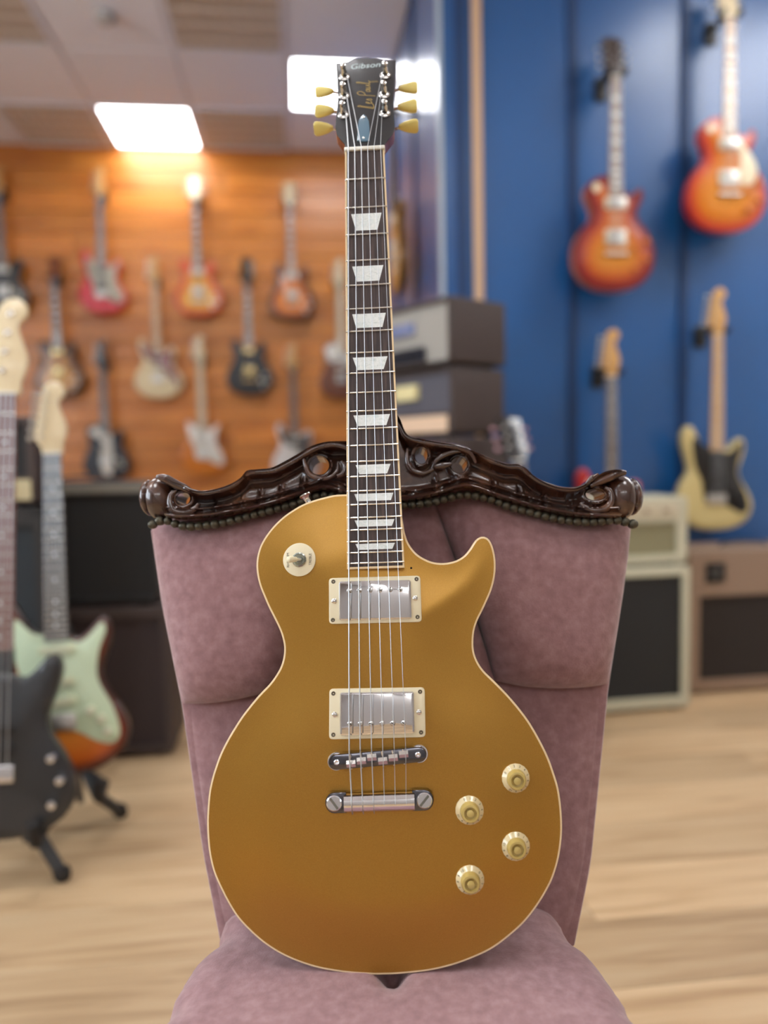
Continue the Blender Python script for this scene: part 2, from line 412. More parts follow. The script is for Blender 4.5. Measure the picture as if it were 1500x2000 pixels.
# suspended ceiling: tiles of 0.59 x 0.65 m, some of them lamps
ceiling = slab('ceiling', (XL-0.1, YR-0.1, CEIL+0.012), (XR+0.1, YB+0.1, CEIL+0.1), M_CEILBASE)
TX, TY = 0.595, 0.65
mb = MB(); mb.prism(rrect(TX-0.012, TY-0.012, 0.002, 1), 0, 0.014, 0, 0.003)
ob = mb.build('ceiling_tile', M_CEIL, smooth=0); tile_me = ob.data; bpy.data.objects.remove(ob)
def light_proto(lit):
    e = thing('ceiling_light', 'x', 'ceiling light')
    fr = MB()
    for s in (-1, 1):
        fr.box((s*(TX/2-0.02), 0, 0.0), (0.022, TY-0.018, 0.02)); fr.box((0, s*(TY/2-0.02), 0.0), (TX-0.062, 0.022, 0.02))
    fr.build('frame', M_CEIL, e, smooth=0)
    if lit:
        d = MB(); d.prism(rrect(TX-0.06, TY-0.06, 0.004, 2), -0.002, 0.006, 0, 0.001); d.build('diffuser', M_LAMP, e, smooth=0)
    else:
        d = MB(); d.box((0, 0, 0.008), (TX-0.06, TY-0.06, 0.004)); d.build('reflector', M_LOUVREB, e, smooth=0)
        for k in range(9):
            b = MB(); b.box(((k-4)*0.058, 0, -0.003), (0.006, TY-0.07, 0.018)); b.build('louvre', M_LOUVRE, e, smooth=0)
        for k in range(4):
            b = MB(); b.box((0, (k-1.5)*0.13, -0.001), (TX-0.07, 0.03, 0.012)); b.build('louvre', M_LOUVRE, e, smooth=0)
    return e
lit_labels = {
    (-2, 0): 'lit square ceiling panel glowing white against the wood board wall',
    (0, 1): 'lit square ceiling panel behind the tuning pegs of the gold guitar',
}
unlit_labels = {
    (-1, 2): 'unlit louvred ceiling light at the top of the picture, lamps off',
    (-3, 2): 'unlit louvred ceiling light cut by the upper left picture corner',
    (-3, 0): 'unlit ceiling light above the black guitar hung highest on boards',
    (-1, 0): 'unlit ceiling light touching the board wall beside the glowing panel',
}
unseen_lit = [(-3, 4), (3, 5), (-1, 6), (4, 5), (4, 6), (5, 6), (1, 8), (-2, 8), (-4, 7), (-3, 13), (-1, 13), (1, 13)]  # unseen panels added for glare on the blue wall, front light and rear wash
out_names = ['overhead', 'over the chair', 'over the amplifiers', 'near the blue wall', 'over the room', 'by the side wall', 'behind the viewer', 'over the rear floor', 'by the rear wall']
protoL = protoU = None
nx0, nx1 = int(math.floor(XL/TX)), int(math.ceil(XR/TX))
for i in range(nx0, nx1):
    for j in range(0, 14):
        cx, cy = (i+0.5)*TX-0.0, YB-0.01-(j+0.5)*TY
        if cx < XL+0.1 or cx > XR-0.1 or cy < YR: continue
        if cy > YBLUE-0.05 and cx > XBLUE: continue
        key = (i, j)
        if key in lit_labels or key in unseen_lit:
            if protoL is None: protoL = e = light_proto(True)
            else: e = copy_tree(protoL)
            lab = lit_labels.get(key, 'unseen lit ceiling panel added above the shop floor for its light')
        elif key in unlit_labels:
            if protoU is None: protoU = e = light_proto(False)
            else: e = copy_tree(protoU)
            lab = unlit_labels[key]
        else:
            t = bpy.data.objects.new('ceiling_tile', tile_me); link(t, ceiling); t.location = (cx, cy, CEIL-0.002); continue
        e.location = (cx, cy, CEIL); tag(e, lab, 'ceiling light', 'square ceiling lights')
p = on_z(205, 25, CEIL)
mb = MB(); mb.lathe([(0.028, 0.0), (0.05, -0.006), (0.052, -0.03), (0.036, -0.045), (0.012, -0.05)], (p[0], p[1], CEIL-0.003), n=20)
tag(mb.build('smoke_detector', M_GREYWALL), 'small round grey smoke detector on the white ceiling', 'detector')

# ================================================================ the gold guitar
mm = 0.001
_t = np.array([-.0212, -.3952, .8363]); _s = np.array([.02849, .98601, -.16423]); _n = np.array([.04679, .1628, .98555])
def cam2w(v): return RT*v[0]-UP*v[1]+F*v[2]
GT = C+cam2w(_t); gs = cam2w(_s); gs /= np.linalg.norm(gs); gn = -cam2w(_n); gn -= gs*(gn @ gs); gn /= np.linalg.norm(gn); gx = np.cross(-gs, gn)
AL = math.radians(3.0); cA, sA = math.cos(AL), math.sin(AL)
bs = gs*cA-gn*sA; bn = gn*cA+gs*sA
SE, RIM = 452.0, 12.0                    # fret 22 position; height of the fret tops over the rim there (mm)
GO = GT+gs*SE*mm-gn*RIM*mm
def pxB(px, py, h=0.0):                  # pixel -> (x, s') mm on the body's rim plane lifted by h mm
    p = on_plane(px, py, bn, GO+bn*h*mm)-GO; return p @ gx/mm, p @ bs/mm
def pxN(px, py, h=0.0):                  # pixel -> (x, s) mm on the string plane lifted by h mm
    p = on_plane(px, py, gn, GT+gn*h*mm)-GT; return p @ gx/mm, p @ gs/mm
YBOT = pxB(745, 1904)[1]
def Bl(x, s, h): return (x*mm, (YBOT-s)*mm, h*mm)
def Nl(x, s, h):
    a, b = s-SE, h+RIM
    return Bl(x, cA*a-sA*b, sA*a+cA*b)
guitar = thing('electric_guitar', 'gold topped single cutaway electric guitar leaning in the pink chair', 'guitar', frame(GO+bs*YBOT*mm, gx, -bs, bn))
OUT = [(675,965.5),(656,966.4),(640,969.6),(616,976),(592,984.8),(569.6,997.6),(552,1010.4),(536,1025.6),(521.6,1043.2),(510.4,1061.6),(504,1079.2),(501,1096.8),(501,1112.8),(503.7,1130.4),(508,1146.4),(514.4,1162.4),(523.2,1183.2),(532.8,1202.4),(542.4,1221.6),(549.6,1239.2),(553.6,1255),(554.9,1268.8),(553.3,1284.8),(548,1302.4),(539.2,1318.4),(526.4,1336),(510.4,1352.5),(494.4,1370.8),(475.2,1395.2),(459.2,1419.2),(443.2,1446.4),(430.4,1472),(420.8,1497.6),(413.6,1521.6),(408,1548.8),(405,1584),(404.3,1612.8),(407,1656),(414.4,1694.4),(425.2,1723),(443,1759),(462.4,1790.4),(486.4,1816.8),(515,1842),(548.8,1863.6),(587.2,1880.4),(628,1892.4),(676,1900),(724,1903.5),(745,1903.8),(785.6,1902),(841.3,1895.6),(892,1883),(937.6,1865.2),(968,1848.8),(1000.9,1823.4),(1026.2,1799.4),(1049,1770.2),(1069.3,1737.3),(1082,1709.5),(1092,1674),(1097.2,1636),(1097.9,1605.6),(1095.9,1575.2),(1093.2,1553.6),(1089.6,1534.4),(1081.6,1508.8),(1072,1481.6),(1060.8,1457.6),(1048,1433.6),(1033.6,1409.6),(1016,1385.6),(995.2,1360.8),(979.2,1344),(963.2,1328),(947.2,1312.5),(936,1297.6),(928,1280),(924.8,1264),(925,1246),(927.2,1229.6),(932.8,1212),(942.4,1192.8),(952,1172),(960,1152.8),(965.6,1132),(968,1112.8),(967.7,1093.6),(964.8,1076),(960,1061.6),(953.6,1052),(944,1048),(934.4,1050.4),(926.4,1057.6),(916.8,1072.8),(905.6,1085.6),(891.2,1094.4),(875.2,1098.7),(860.8,1099.7),(844.8,1097.6),(830.4,1092),(816,1083.2),(804.8,1071.2),(796,1056.8),(790.4,1039.2),(787,1020),(783,1002),(771,985),(752,974),(730,968),(705,965.5)]
LP = catmull([pxB(*p) for p in OUT], 4)
LP = resample(LP, 3.2)
LP = np.stack([LP[:, 0], YBOT-LP[:, 1]], 1)      # x right, y up from the bottom, mm
def carve(V, d):
    d = d/mm
    return (0.35 + 6.8*smooth01((d+1)/72.0))*mm
LPm = LP*mm
mb = MB(); mb.prism(LPm, -0.0465, -0.006, 0, 0.006); mb.build('body', M_MAHOG, guitar, smooth=40)
mb = MB(); mb.prism(LPm, -0.0066, 0.0003, 0.0009, 0); mb.build('binding', M_BIND, guitar, smooth=40)
top_mesh(inset(LPm, 0.0019), carve, 0.0055, 'carved_top', M_GOLD, guitar)

def carve_at(x, s):
    q = np.array([[x*mm, (YBOT-s)*mm]]); d = edge_dist(q, inset(LPm, 0.0019)); return carve(q, d)[0]/mm

# neck, fingerboard, frets, inlays
def wid(s): return 43+14*s/452
NE = 457.5
mb = MB(Nl)
sec = []
for s in np.r_[np.linspace(-2, 385, 12), 400, 430]:
    w = wid(s)/2; th = 13.5+0.008*s
    if s > 385: th = 16+(s-385)*0.2
    sec.append([(w, s, -6.6)]+[(w*math.cos(a), s, -6.8-th*math.sin(a)) for a in np.linspace(0.15, math.pi-0.15, 9)]+[(-w, s, -6.6)])
n = len(sec[0]); vs = [p for q in sec for p in q]
fs = [(i*n+k, i*n+(k+1) % n, (i+1)*n+(k+1) % n, (i+1)*n+k) for i in range(len(sec)-1) for k in range(n)] + [tuple(range(n)), tuple((len(sec)-1)*n+k for k in range(n))]
mb.add(vs, fs); mb.build('neck', M_MAHOG, guitar, smooth=50)
def board_outline(off, s0, s1): return np.array([(-wid(s0)/2+off, s0), (wid(s0)/2-off, s0), (wid(s1)/2-off, s1), (-wid(s1)/2+off, s1)])
mb = MB(Nl); mb.prism(board_outline(0, 1.2, NE), -7.0, -1.02, 0.4, 0); mb.build('fingerboard_binding', M_BIND, guitar, smooth=0)
mb = MB(Nl); mb.prism(board_outline(1.9, 1.2, NE-2.2), -3.0, -0.95); mb.build('fingerboard', M_ROSE, guitar, smooth=0)
for k in range(1, 23):
    s = 628*(1-2**(-k/12)); w = wid(s)/2-0.3
    mb = MB(Nl); mb.tube([(-w, s, -0.75), (-w+1.0, s, -0.35), (w-1.0, s, -0.35), (w, s, -0.75)], [0.7, 0.95, 0.95, 0.7], 8)
    mb.build('fret', M_FRET, guitar)
for k, top, bot in ((3, .72, .50), (5, .70, .50), (7, .72, .56), (9, .72, .54), (12, .72, .56), (15, .66, .52), (17, .72, .62), (19, .72, .62), (21, .70, .60)):
    s0 = 628*(1-2**(-(k-1)/12)); s1 = 628*(1-2**(-k/12)); w = wid((s0+s1)/2)/2; g = s1-s0
    a0, a1 = s0+g*0.22, s1-g*0.16
    if k >= 17: a0, a1 = s0+g*0.2, s1-g*0.26
    P = np.array([(-w*top, a0), (w*top, a0), (w*bot, a1), (-w*bot, a1)])
    mb = MB(Nl); mb.prism(P, -1.2, -0.9); mb.build('inlay', M_PEARL, guitar, smooth=0)
mb = MB(Nl); mb.prism(rrect(44.5, 4.4, 0.8, 3, 0, -1.0), -7.0, 1.3, 0.9, 0); mb.build('nut', M_NUT, guitar)

# headstock, tilted back
HT = math.radians(15)
def Hl(x, u, h):           # u = distance above the nut along the face, h over the face
    c, s_ = math.cos(HT), math.sin(HT)
    return Nl(x, -3.0-(u*c)-h*s_, -3.0-u*s_+h*c)
hax = -gs*math.cos(HT)-gn*math.sin(HT); hnm = -gs*math.sin(HT)+gn*math.cos(HT)
H0 = GT+gs*(-3.0)*mm+gn*(-3.0)*mm
def pxH(px, py, h=0.0):
    p = on_plane(px, py, hnm, H0+hnm*h*mm)-H0; return p @ gx/mm, p @ hax/mm
HP = [(674,287),(673,281),(666,273),(657.5,262),(654.8,247),(657.3,219),(659.5,189),(657.8,153),(655.3,124),(667,123.2),(679,121.5),(689,117),(697,114.2),(719,112.5),(732,114.3),(748.5,117.8),(761,118.5),(773.5,117.5),(771.8,144.5),(769.2,182.4),(768.8,209),(771,238),(771,250),(767,261),(758,272),(751.5,281),(750.5,287)]
HPl = np.array([pxH(*p) for p in HP]); HPl[0, 1] = HPl[-1, 1] = 0.5
mb = MB(Hl); mb.prism(HPl, -14.5, -1.2, 0, 1.0); mb.build('headstock', M_MAHOG, guitar, smooth=30)
hf = MB(Hl); hf.prism(HPl, -1.4, 0, 0.5, 0); head_face = hf.build('headstock_face', M_HEAD, guitar, smooth=30)
# writing on the headstock
c0 = np.array(pxH(713, 129)); a_ = np.array(pxH(680, 132.5)); b_ = np.array(pxH(744, 127)); dx = (b_-a_); L_ = np.linalg.norm(dx); dx /= L_; dy = np.array([-dx[1], dx[0]])
text_mesh('maker_logo', 'Gibson', 13.2, M_LOGO, head_face, lambda x, y, z: Hl(*(c0+dx*x*L_/41.0+dy*y*0.95), 0.25), shear=0.25)
def stroke(mb, pts, w, h=0.3, n=5, P=None):
    Q = catmull(pts, n, False); d = np.gradient(Q, axis=0); d /= np.linalg.norm(d, axis=1, keepdims=True)+1e-9
    nn = np.stack([-d[:, 1], d[:, 0]], 1); vs = []
    for q, m_ in zip(Q, nn):
        for sg in (1, -1): z = q+m_*w*sg; vs.append((z[0], z[1], h))
    mb.add(vs, [(2*i, 2*i+1, 2*i+3, 2*i+2) for i in range(len(Q)-1)])
# handwritten signature, running up the face: local frame a = along the writing, b = across it
so = np.array(pxH(721, 213)); se = np.array(pxH(718, 158)); sa = se-so; SL = np.linalg.norm(sa); sa /= SL; sb = np.array([-sa[1], sa[0]])
k_ = SL/30.0
def sg(pts): return [so+sa*(p[0]*k_)+sb*(p[1]*k_) for p in pts]
mb = MB(Hl)
for st in ([(1, -4), (3, 4), (4.2, 7), (3.4, 8), (2.2, 4), (0.6, -1), (0, -3), (3, -3.4), (6, -2)],
           [(5.5, -1), (7.4, 1.4), (6.8, 2), (5.6, 0), (6, -2), (8, -1.5)],
           [(8.4, -1.5), (10, 1.6), (10.2, 0), (10, -2), (8.6, -2.2)],
           [(13, -5), (14.5, 2), (15.5, 6.5), (18, 8), (19, 5.5), (17, 3), (14.6, 2.2)],
           [(20.4, 1.4), (18.6, 1), (18.2, -1.6), (20, -0.6), (20.8, 1.4), (21, -1.6), (22.2, -1)],
           [(22.4, 1.6), (22.4, -1.2), (24, -1), (25.2, 1.6), (25.2, -1.4), (26.4, -1)],
           [(26.6, -1), (29.2, 7), (28.6, 8), (27.2, 2), (27.4, -1.6), (30, -0.6)]):
    stroke(mb, sg(st), 0.42)
mb.build('signature', M_SIG, head_face, smooth=0, recalc=False)
c1 = np.array(pxH(730, 160))
text_mesh('model_lettering', 'MODEL', 3.6, M_SIG, head_face, lambda x, y, z: Hl(*(c1+sa*x-(-sb)*(-y)*(-1)), 0.25) if False else Hl(*(c1+np.array([1, 0.0])*x*0.9+np.array([0, 1.0])*y), 0.25))
# truss rod cover (bell)
tc = [pxH(*p) for p in ((697.5,277),(698.5,252),(700.5,238),(705.5,230),(711,225.5),(716.5,230),(720.5,238),(722,252),(722.5,277))]
mb = MB(Hl); mb.prism(np.array(tc), 0, 1.6, 0.5, 0); cov = mb.build('truss_rod_cover', mat('blue_reflection_cover', srgb(96, 128, 148), 0.12, coat=1.0), guitar, smooth=30)  # black cover coloured blue for the reflection on its face
for q in ((710.5, 231.5), (710, 272)):
    c_ = pxH(*q); mb = MB(Hl); mb.lathe([(1.5, 1.5), (1.5, 2.1), (0.8, 2.5)], (c_[0], c_[1], 0), n=10); mb.build('cover_screw', M_NICKEL, cov)
# tuners
POSTS = [(672.5, 152), (672, 189), (671, 226), (752.8, 148.5), (750.5, 186.5), (752, 223)]
BUTT = [(634, 179), (634, 216), (632, 251), (797, 172), (796, 208), (798, 247)]
post_pos = []
for i, (q, bq) in enumerate(zip(POSTS, BUTT)):
    c_ = pxH(*q); b_ = pxH(*bq, -13); post_pos.append(c_)
    sgn = -1 if i < 3 else 1
    tn = MB(Hl); tn.lathe([(6.3, -0.2), (6.4, 1.4), (4.8, 2.6), (3.4, 3.0), (3.2, 10.5), (2.6, 12.0), (2.7, 14.0), (3.4, 15.0), (3.3, 16.5), (2.0, 17.2)], (c_[0], c_[1], 0), n=20)
    t_ = tn.build('tuner', M_NICKEL, guitar)
    sh = MB(Hl); sh.tube([(c_[0]+sgn*4, b_[1], -17), (b_[0]-sgn*6, b_[1], -13)], 1.5, 8); sh.box((c_[0], b_[1], -18.5), (17, 20, 7)); sh.build('tuner_housing', M_NICKEL, t_)
    # keystone button
    kb = MB(Hl); L0 = b_[0]-sgn*11; prof = [(0, 2.2), (2, 3.4), (6, 5.4), (12, 7.0), (17, 7.9), (20.5, 7.6), (22, 5.5)]
    tw = (0.2, 0.5, 1.1, 0.25, 0.5, 1.2)[i]
    sec = []
    for d_, r_ in prof:
        ring = []
        for k in range(14):
            a = 2*math.pi*k/14; ex, ez = r_*math.cos(a), min(r_, 3.9)*math.sin(a)*0.85
            ring.append((L0+sgn*d_, b_[1]+ex*math.cos(tw)-ez*math.sin(tw), -13+ex*math.sin(tw)+ez*math.cos(tw)))
        sec.append(ring)
    vs = [p for r_ in sec for p in r_]; n = 14
    fs = [(a*n+k, a*n+(k+1) % n, (a+1)*n+(k+1) % n, (a+1)*n+k) for a in range(len(sec)-1) for k in range(n)]+[tuple(range(n)), tuple((len(sec)-1)*n+k for k in range(n))]
    kb.add(vs, fs); kb.build('tuner_button', M_BUTTON, t_, smooth=50)

# pickups
def quad_rr(px4, h, r, n=4):
    """rounded quad through four pixel corners on the string plane lifted by h"""
    Q = np.array([pxN(*p, h) for p in px4]); out = []
    for i in range(4):
        p, a, b = Q[i], Q[i-1], Q[(i+1) % 4]
        u = (a-p)/np.linalg.norm(a-p); v = (b-p)/np.linalg.norm(b-p)
        for k in range(n+1):
            t = k/n; s0, s1 = p+u*r, p+v*r
            out.append((1-t)**2*s0+2*t*(1-t)*p+t*t*s1)
    return np.array(out)
pk = [dict(ring=((642,1129),(821,1124),(824,1215),(642.5,1219)), cov=((661,1134.5),(803,1131.5),(805,1209.5),(661.5,1213)), poles=[(682.7,1153.5),(702,1153),(722.7,1152.5),(742,1152),(762,1151.5),(781.7,1151)], rh=-4.6, ch=-2.7,
          scr=((651,1136),(813.5,1131),(815.5,1205),(650,1211)), adj=((652.5,1174),(811,1168.5))),
      dict(ring=((643,1345.5),(829.6,1342.5),(831.4,1440),(642.5,1444.7)), cov=((663,1352),(808.8,1350),(810.6,1433.5),(663,1438)), poles=[(683.5,1414),(704,1413.7),(725,1413.5),(746.4,1413),(767,1412.7),(788,1412)], rh=-8.6, ch=-5.2,
          scr=((651,1354.5),(820.5,1351),(822.5,1430.5),(651,1435)), adj=((653.5,1395.5),(818.5,1391)))]
for P in pk:
    mb = MB(Nl); mb.prism(quad_rr(P['ring'], P['rh'], 4), P['rh']-7, P['rh'], 0.9, 0); rg = mb.build('pickup_ring', M_RING, guitar)
    mb = MB(Nl); mb.prism(quad_rr(P['cov'], P['ch'], 3), P['rh']-6, P['ch'], 2.2, 0); cv = mb.build('pickup_cover', M_CHROME, guitar, smooth=30)
    for q in P['poles']:
        x, s = pxN(*q, P['ch']); mb = MB(Nl); mb.lathe([(2.6, 0), (2.6, 0.5), (2.1, 1.2), (0.9, 1.5)], (x, s, P['ch']-0.1), n=14)
        po = mb.build('pole_screw', M_NICKEL, cv); mb = MB(Nl); mb.box((x, s, P['ch']+1.3), (0.7, 4.2, 0.5), Matrix.Rotation(rng.uniform(-1.2, 1.2), 3, 'Z')); mb.build('pole_slot', M_INKDARK, cv, smooth=0)
    for q in P['scr']:
        x, s = pxN(*q, P['rh']); mb = MB(Nl); mb.lathe([(2.1, 0), (2.1, 0.2), (1.5, 0.45), (0.9, 0.2), (0.3, 0.0)], (x, s, P['rh']-0.05), n=14); mb.build('ring_screw', mat('aged_screw', srgb(110, 104, 92), 0.35, metal=1.0), rg)
    for q in P['adj']:
        x, s = pxN(*q, P['rh']); mb = MB(Nl); mb.lathe([(2.6, 0), (2.5, 0.6), (1.6, 1.2), (0.5, 1.4)], (x, s, P['rh']-0.05), n=14); mb.box((x, s, P['rh']+1.3), (3.4, 0.6, 0.4)); mb.build('height_screw', M_NICKEL, rg)

# bridge
BH_ = -4.0
bl, br = np.array(pxN(655.5, 1489, BH_)), np.array(pxN(818.5, 1474, BH_)); bd = (br-bl)/np.linalg.norm(br-bl); bp = np.array([-bd[1], bd[0]]); bm_ = (bl+br)/2; bL = np.linalg.norm(br-bl)
def Brl(x, y, h): q = bm_+bd*x+bp*y; return Nl(q[0], q[1], h)
P = []
for k in range(9): a = math.pi/2+math.pi*k/8; P.append((-bL/2+7.2*math.cos(a), 7.2*math.sin(a)))
for k in range(9): a = -math.pi/2+math.pi*k/8; P.append((bL/2+7.2*math.cos(a), 7.2*math.sin(a)))
mb = MB(Brl); mb.prism(np.array(P), BH_-7.5, BH_, 1.2, 0.5); bridge = mb.build('bridge', mat('dark_nickel_bridge', (0.13, 0.13, 0.15, 1), 0.14, 1.0), guitar)
for sgn in (-1, 1):
    mb = MB(Brl); mb.lathe([(8.6, -13.0), (8.8, -12.4), (8.8, -10.6), (8.4, -10)], (sgn*(bL/2), 0, 0), n=28); mb.lathe([(2.8, -22), (2.8, -8)], (sgn*bL/2, 0, 0), n=14); mb.build('thumb_wheel', M_CHROME, bridge)
    mb = MB(Brl); mb.lathe([(2.6, BH_-0.2), (2.6, BH_+0.8), (2.0, BH_+1.3), (1.2, BH_+0.9), (0.4, BH_+0.6)], (sgn*(bL/2-1), 0, 0), n=14); mb.build('post_screw', M_CHROME, bridge)
for k in range(6):
    x = (k-2.5)*10.2; yo = (2.6, 0.8, -1.6, 2.6, 0.6, -1.8)[k]
    mb = MB(Brl); mb.add([(x-4.4, yo-3.2, BH_), (x+4.4, yo-3.2, BH_), (x+4.4, yo+3.2, BH_), (x-4.4, yo+3.2, BH_), (x-4.4, yo, BH_+2.2), (x+4.4, yo, BH_+2.2)], [(0, 1, 5, 4), (3, 4, 5, 2), (0, 4, 3), (1, 2, 5), (0, 3, 2, 1)])
    mb.build('saddle', M_NICKEL, bridge, smooth=0)
    mb = MB(Brl); mb.tube([(x, 7.9, BH_-2.2), (x, -6.5, BH_-0.4)], 1.1, 8); mb.build('saddle_screw', M_CHROME, bridge)
# stop tailpiece
TH = -8.0
tl, tr = np.array(pxN(652.5, 1569, TH)), np.array(pxN(829, 1563.5, TH)); td = (tr-tl)/np.linalg.norm(tr-tl); tp = np.array([-td[1], td[0]]); tm = (tl+tr)/2; tL = np.linalg.norm(tr-tl)
def Tl(x, y, h): q = tm+td*x+tp*y; return Nl(q[0], q[1], h)
ps = []
for x in np.linspace(-tL/2+9.5, tL/2-9.5, 12): ps.append(x)
prof = [(-8.6, -6.5), (-8.2, -3.6), (-6.2, -1.0), (-3.0, 0.4), (1.0, 0.6), (4.5, -0.4), (7.2, -2.6), (8.8, -5.4), (9.0, -7.5)]
prof = [(a+1.0, TH+b+2.5) for a, b in prof]
mb = MB(Tl); n = len(prof); vs = []
for x in ps: vs += [(x, a, b) for a, b in prof]
fs = [(i*n+k, i*n+(k+1) % n, (i+1)*n+(k+1) % n, (i+1)*n+k) for i in range(len(ps)-1) for k in range(n)]+[tuple(range(n)), tuple((len(ps)-1)*n+k for k in range(n))]
mb.add(vs, fs); tail = mb.build('tailpiece', M_CHROME, guitar, smooth=50)
for sgn in (-1, 1):
    P = []
    for k in range(11): a = math.pi/2+math.pi*k/10; P.append((sgn*(tL/2)+sgn*(-1)*(8.8*math.cos(a)) if False else sgn*(tL/2-8.8*math.cos(a)*1.0), 9.6*math.sin(a)))
    P += [(sgn*(tL/2-11.5), -9.6), (sgn*(tL/2-11.5), 9.6)]
    mb = MB(Tl); mb.prism(np.array(P), TH-6, TH-1.0, 1.0, 0.5); mb.build('tailpiece_ear', MATS['dark_nickel_bridge'], tail)
    mb = MB(Tl); mb.lathe([(3.6, -24), (3.6, TH-3), (7.2, TH-2.6), (7.4, TH+0.6), (6.6, TH+1.4), (5.6, TH+1.5)], (sgn*tL/2, 0, 0), n=28); st = mb.build('stud', M_CHROME, tail)
    an = 0.95 if sgn < 0 else -0.85
    mb = MB(Tl); M_ = Matrix.Rotation(an, 3, 'Z'); mb.box((sgn*tL/2, 0, TH+1.5), (12.4, 2.3, 0.5), M_); mb.build('stud_slot', mat('slot_grey', srgb(120, 118, 108), 0.4, metal=0.6), tail)
# strings
xN = [pxN(p, 1300, 2.0)[0] for p in (681.8, 702.2, 723, 743.5, 764.6, 785.6)]; sR = pxN(733, 1300, 2.0)[1]
order = [2, 1, 0, 3, 4, 5]        # post of each string, bass to treble: lowest post first
for i in range(6):
    x0 = -17.6+i*7.05
    k = lambda s: x0+(xN[i]-x0)*s/sR
    r_ = (0.70, 0.56, 0.46, 0.34, 0.28, 0.24)[i]
    sb_ = Brl((i-2.5)*10.2, 0, 0)
    pidx = [2, 1, 0, 3, 4, 5][i]; pp = post_pos[pidx]; sd = 1 if pidx < 3 else -1
    path = [Hl(pp[0]+sd*2.9, pp[1], 6.0), Nl(x0, -3.0, 1.2), Nl(x0, 1.0, 1.35), Nl(k(629), 629, 2.0)]
    # over the saddle, down to the tailpiece and round its back
    qb = Nl(k(632), 632, 1.9); qt = Tl((i-2.5)*10.4, -7.2, TH+2.2)
    path += [qb, qt, Tl((i-2.5)*10.4, -2.0, TH+3.5), Tl((i-2.5)*10.4, 2.5, TH+3.4)]
    if i < 3: path += [Tl((i-2.5)*10.4, 8.0, TH+0.8), Tl((i-2.5)*10.4, 11.0, TH-3)]
    path = path[0:]
    sub = []
    for a, b in zip(path[:-1], path[1:]): sub += [Vector(a)]
    sub.append(Vector(path[-1]))
    mb = MB(); mb.tube(sub, r_*mm, 6); mb.build('string', M_STRINGW if i < 3 else M_STRING, guitar)

# controls
def on_top(x, s):
    e = 9.0; gx_ = (carve_at(x+e, s)-carve_at(x-e, s))/(2*e); gs_ = (carve_at(x, s+e)-carve_at(x, s-e))/(2*e)
    return lambda a, b, h: Bl(a, b, h+gx_*(a-x)+gs_*(b-s))
KN = [(1008, 1521), (917, 1582), (1008, 1654), (918, 1718)]
for i, q in enumerate(KN):
    x, s = pxB(*q, 8); z0 = carve_at(x, s)-0.2; TB = on_top(x, s)
    mb = MB(TB); mb.lathe([(12.6, z0), (13.4, z0+1.0), (13.3, z0+2.4), (9.4, z0+6.0)], (x, s, 0), n=36, wob=lambda k, n: 1+0.018*(k % 2)); kb = mb.build('knob', M_KNOBSKIRT, guitar)
    mb = MB(TB); mb.lathe([(9.5, z0+5.8), (9.1, z0+8.0), (8.6, z0+13.4), (8.0, z0+14.6), (6.0, z0+14.8), (5.7, z0+12.0), (3.7, z0+11.6), (3.4, z0+14.6), (0.6, z0+15.3)], (x, s, 0), n=36); mb.build('knob_cap', M_KNOB, kb)
    for k in range(11):
        a = math.radians(-60+i*37+k*27); dr = np.array([math.sin(a), -math.cos(a)]); tg = np.array([math.cos(a), math.sin(a)])
        text_mesh('numeral', str(k), 3.4, M_INKDARK, kb, lambda px_, py_, pz_: TB(x+dr[0]*(11.6+py_*0.8)+tg[0]*px_, s+dr[1]*(11.6+py_*0.8)+tg[1]*px_, z0+2.45+(13.4-(11.6+py_*0.8))*0.92+0.12))
# toggle switch
x, s = pxB(584, 1093, 7); z0 = carve_at(x, s)+0.5; TB = on_top(x, s)
mb = MB(TB); mb.lathe([(16.6, z0-1.2), (16.9, z0-0.2), (16.6, z0+0.5), (15.8, z0+0.8)], (x, s, 0), n=48); sw = mb.build('switch_plate', M_RING, guitar)
mb = MB(TB); mb.lathe([(7.2, z0+0.6), (7.2, z0+1.6), (6.0, z0+2.6), (5.6, z0+1.8), (3.4, z0+1.4)], (x, s, 0), n=28, wob=lambda k, n: 1+0.03*(k % 2)); mb.build('switch_nut', mat('switch_nut_metal', (0.34, 0.36, 0.32, 1), 0.25, 1.0), sw)
mb = MB(TB); mb.lathe([(2.0, z0+0.6), (2.2, z0+3.5)], (x, s, 0), n=12)
mb.tube([(x+1.5, s, z0+2), (x-1.5, s+0.0, z0+7), (x-4.5, s, z0+12)], [2.1, 2.1, 2.4], 12); mb.build('switch_lever', M_NICKEL, sw)
mb = MB(TB); mb.tube([(x-2.2, s, z0+8), (x-4.2, s+0.1, z0+11.5), (x-6.6, s+0.2, z0+16), (x-8.0, s+0.3, z0+18.4), (x-8.6, s+0.3, z0+19.4)], [2.5, 2.9, 3.3, 3.0, 1.4], 14); mb.build('switch_tip', M_CREAMSW, sw, smooth=60)
text_mesh('lettering', 'TREBLE', 4.1, M_INKDARK, sw, lambda a, b, c_: TB(x+11.6+b*0.9, s-a*0.88, z0+0.95) if False else TB(x+11.4-b*0.9, s-a*0.9, z0+0.95))
text_mesh('lettering', 'RHYTHM', 4.1, M_INKDARK, sw, lambda a, b, c_: TB(x-11.4-b*0.9, s-a*0.9, z0+0.95))
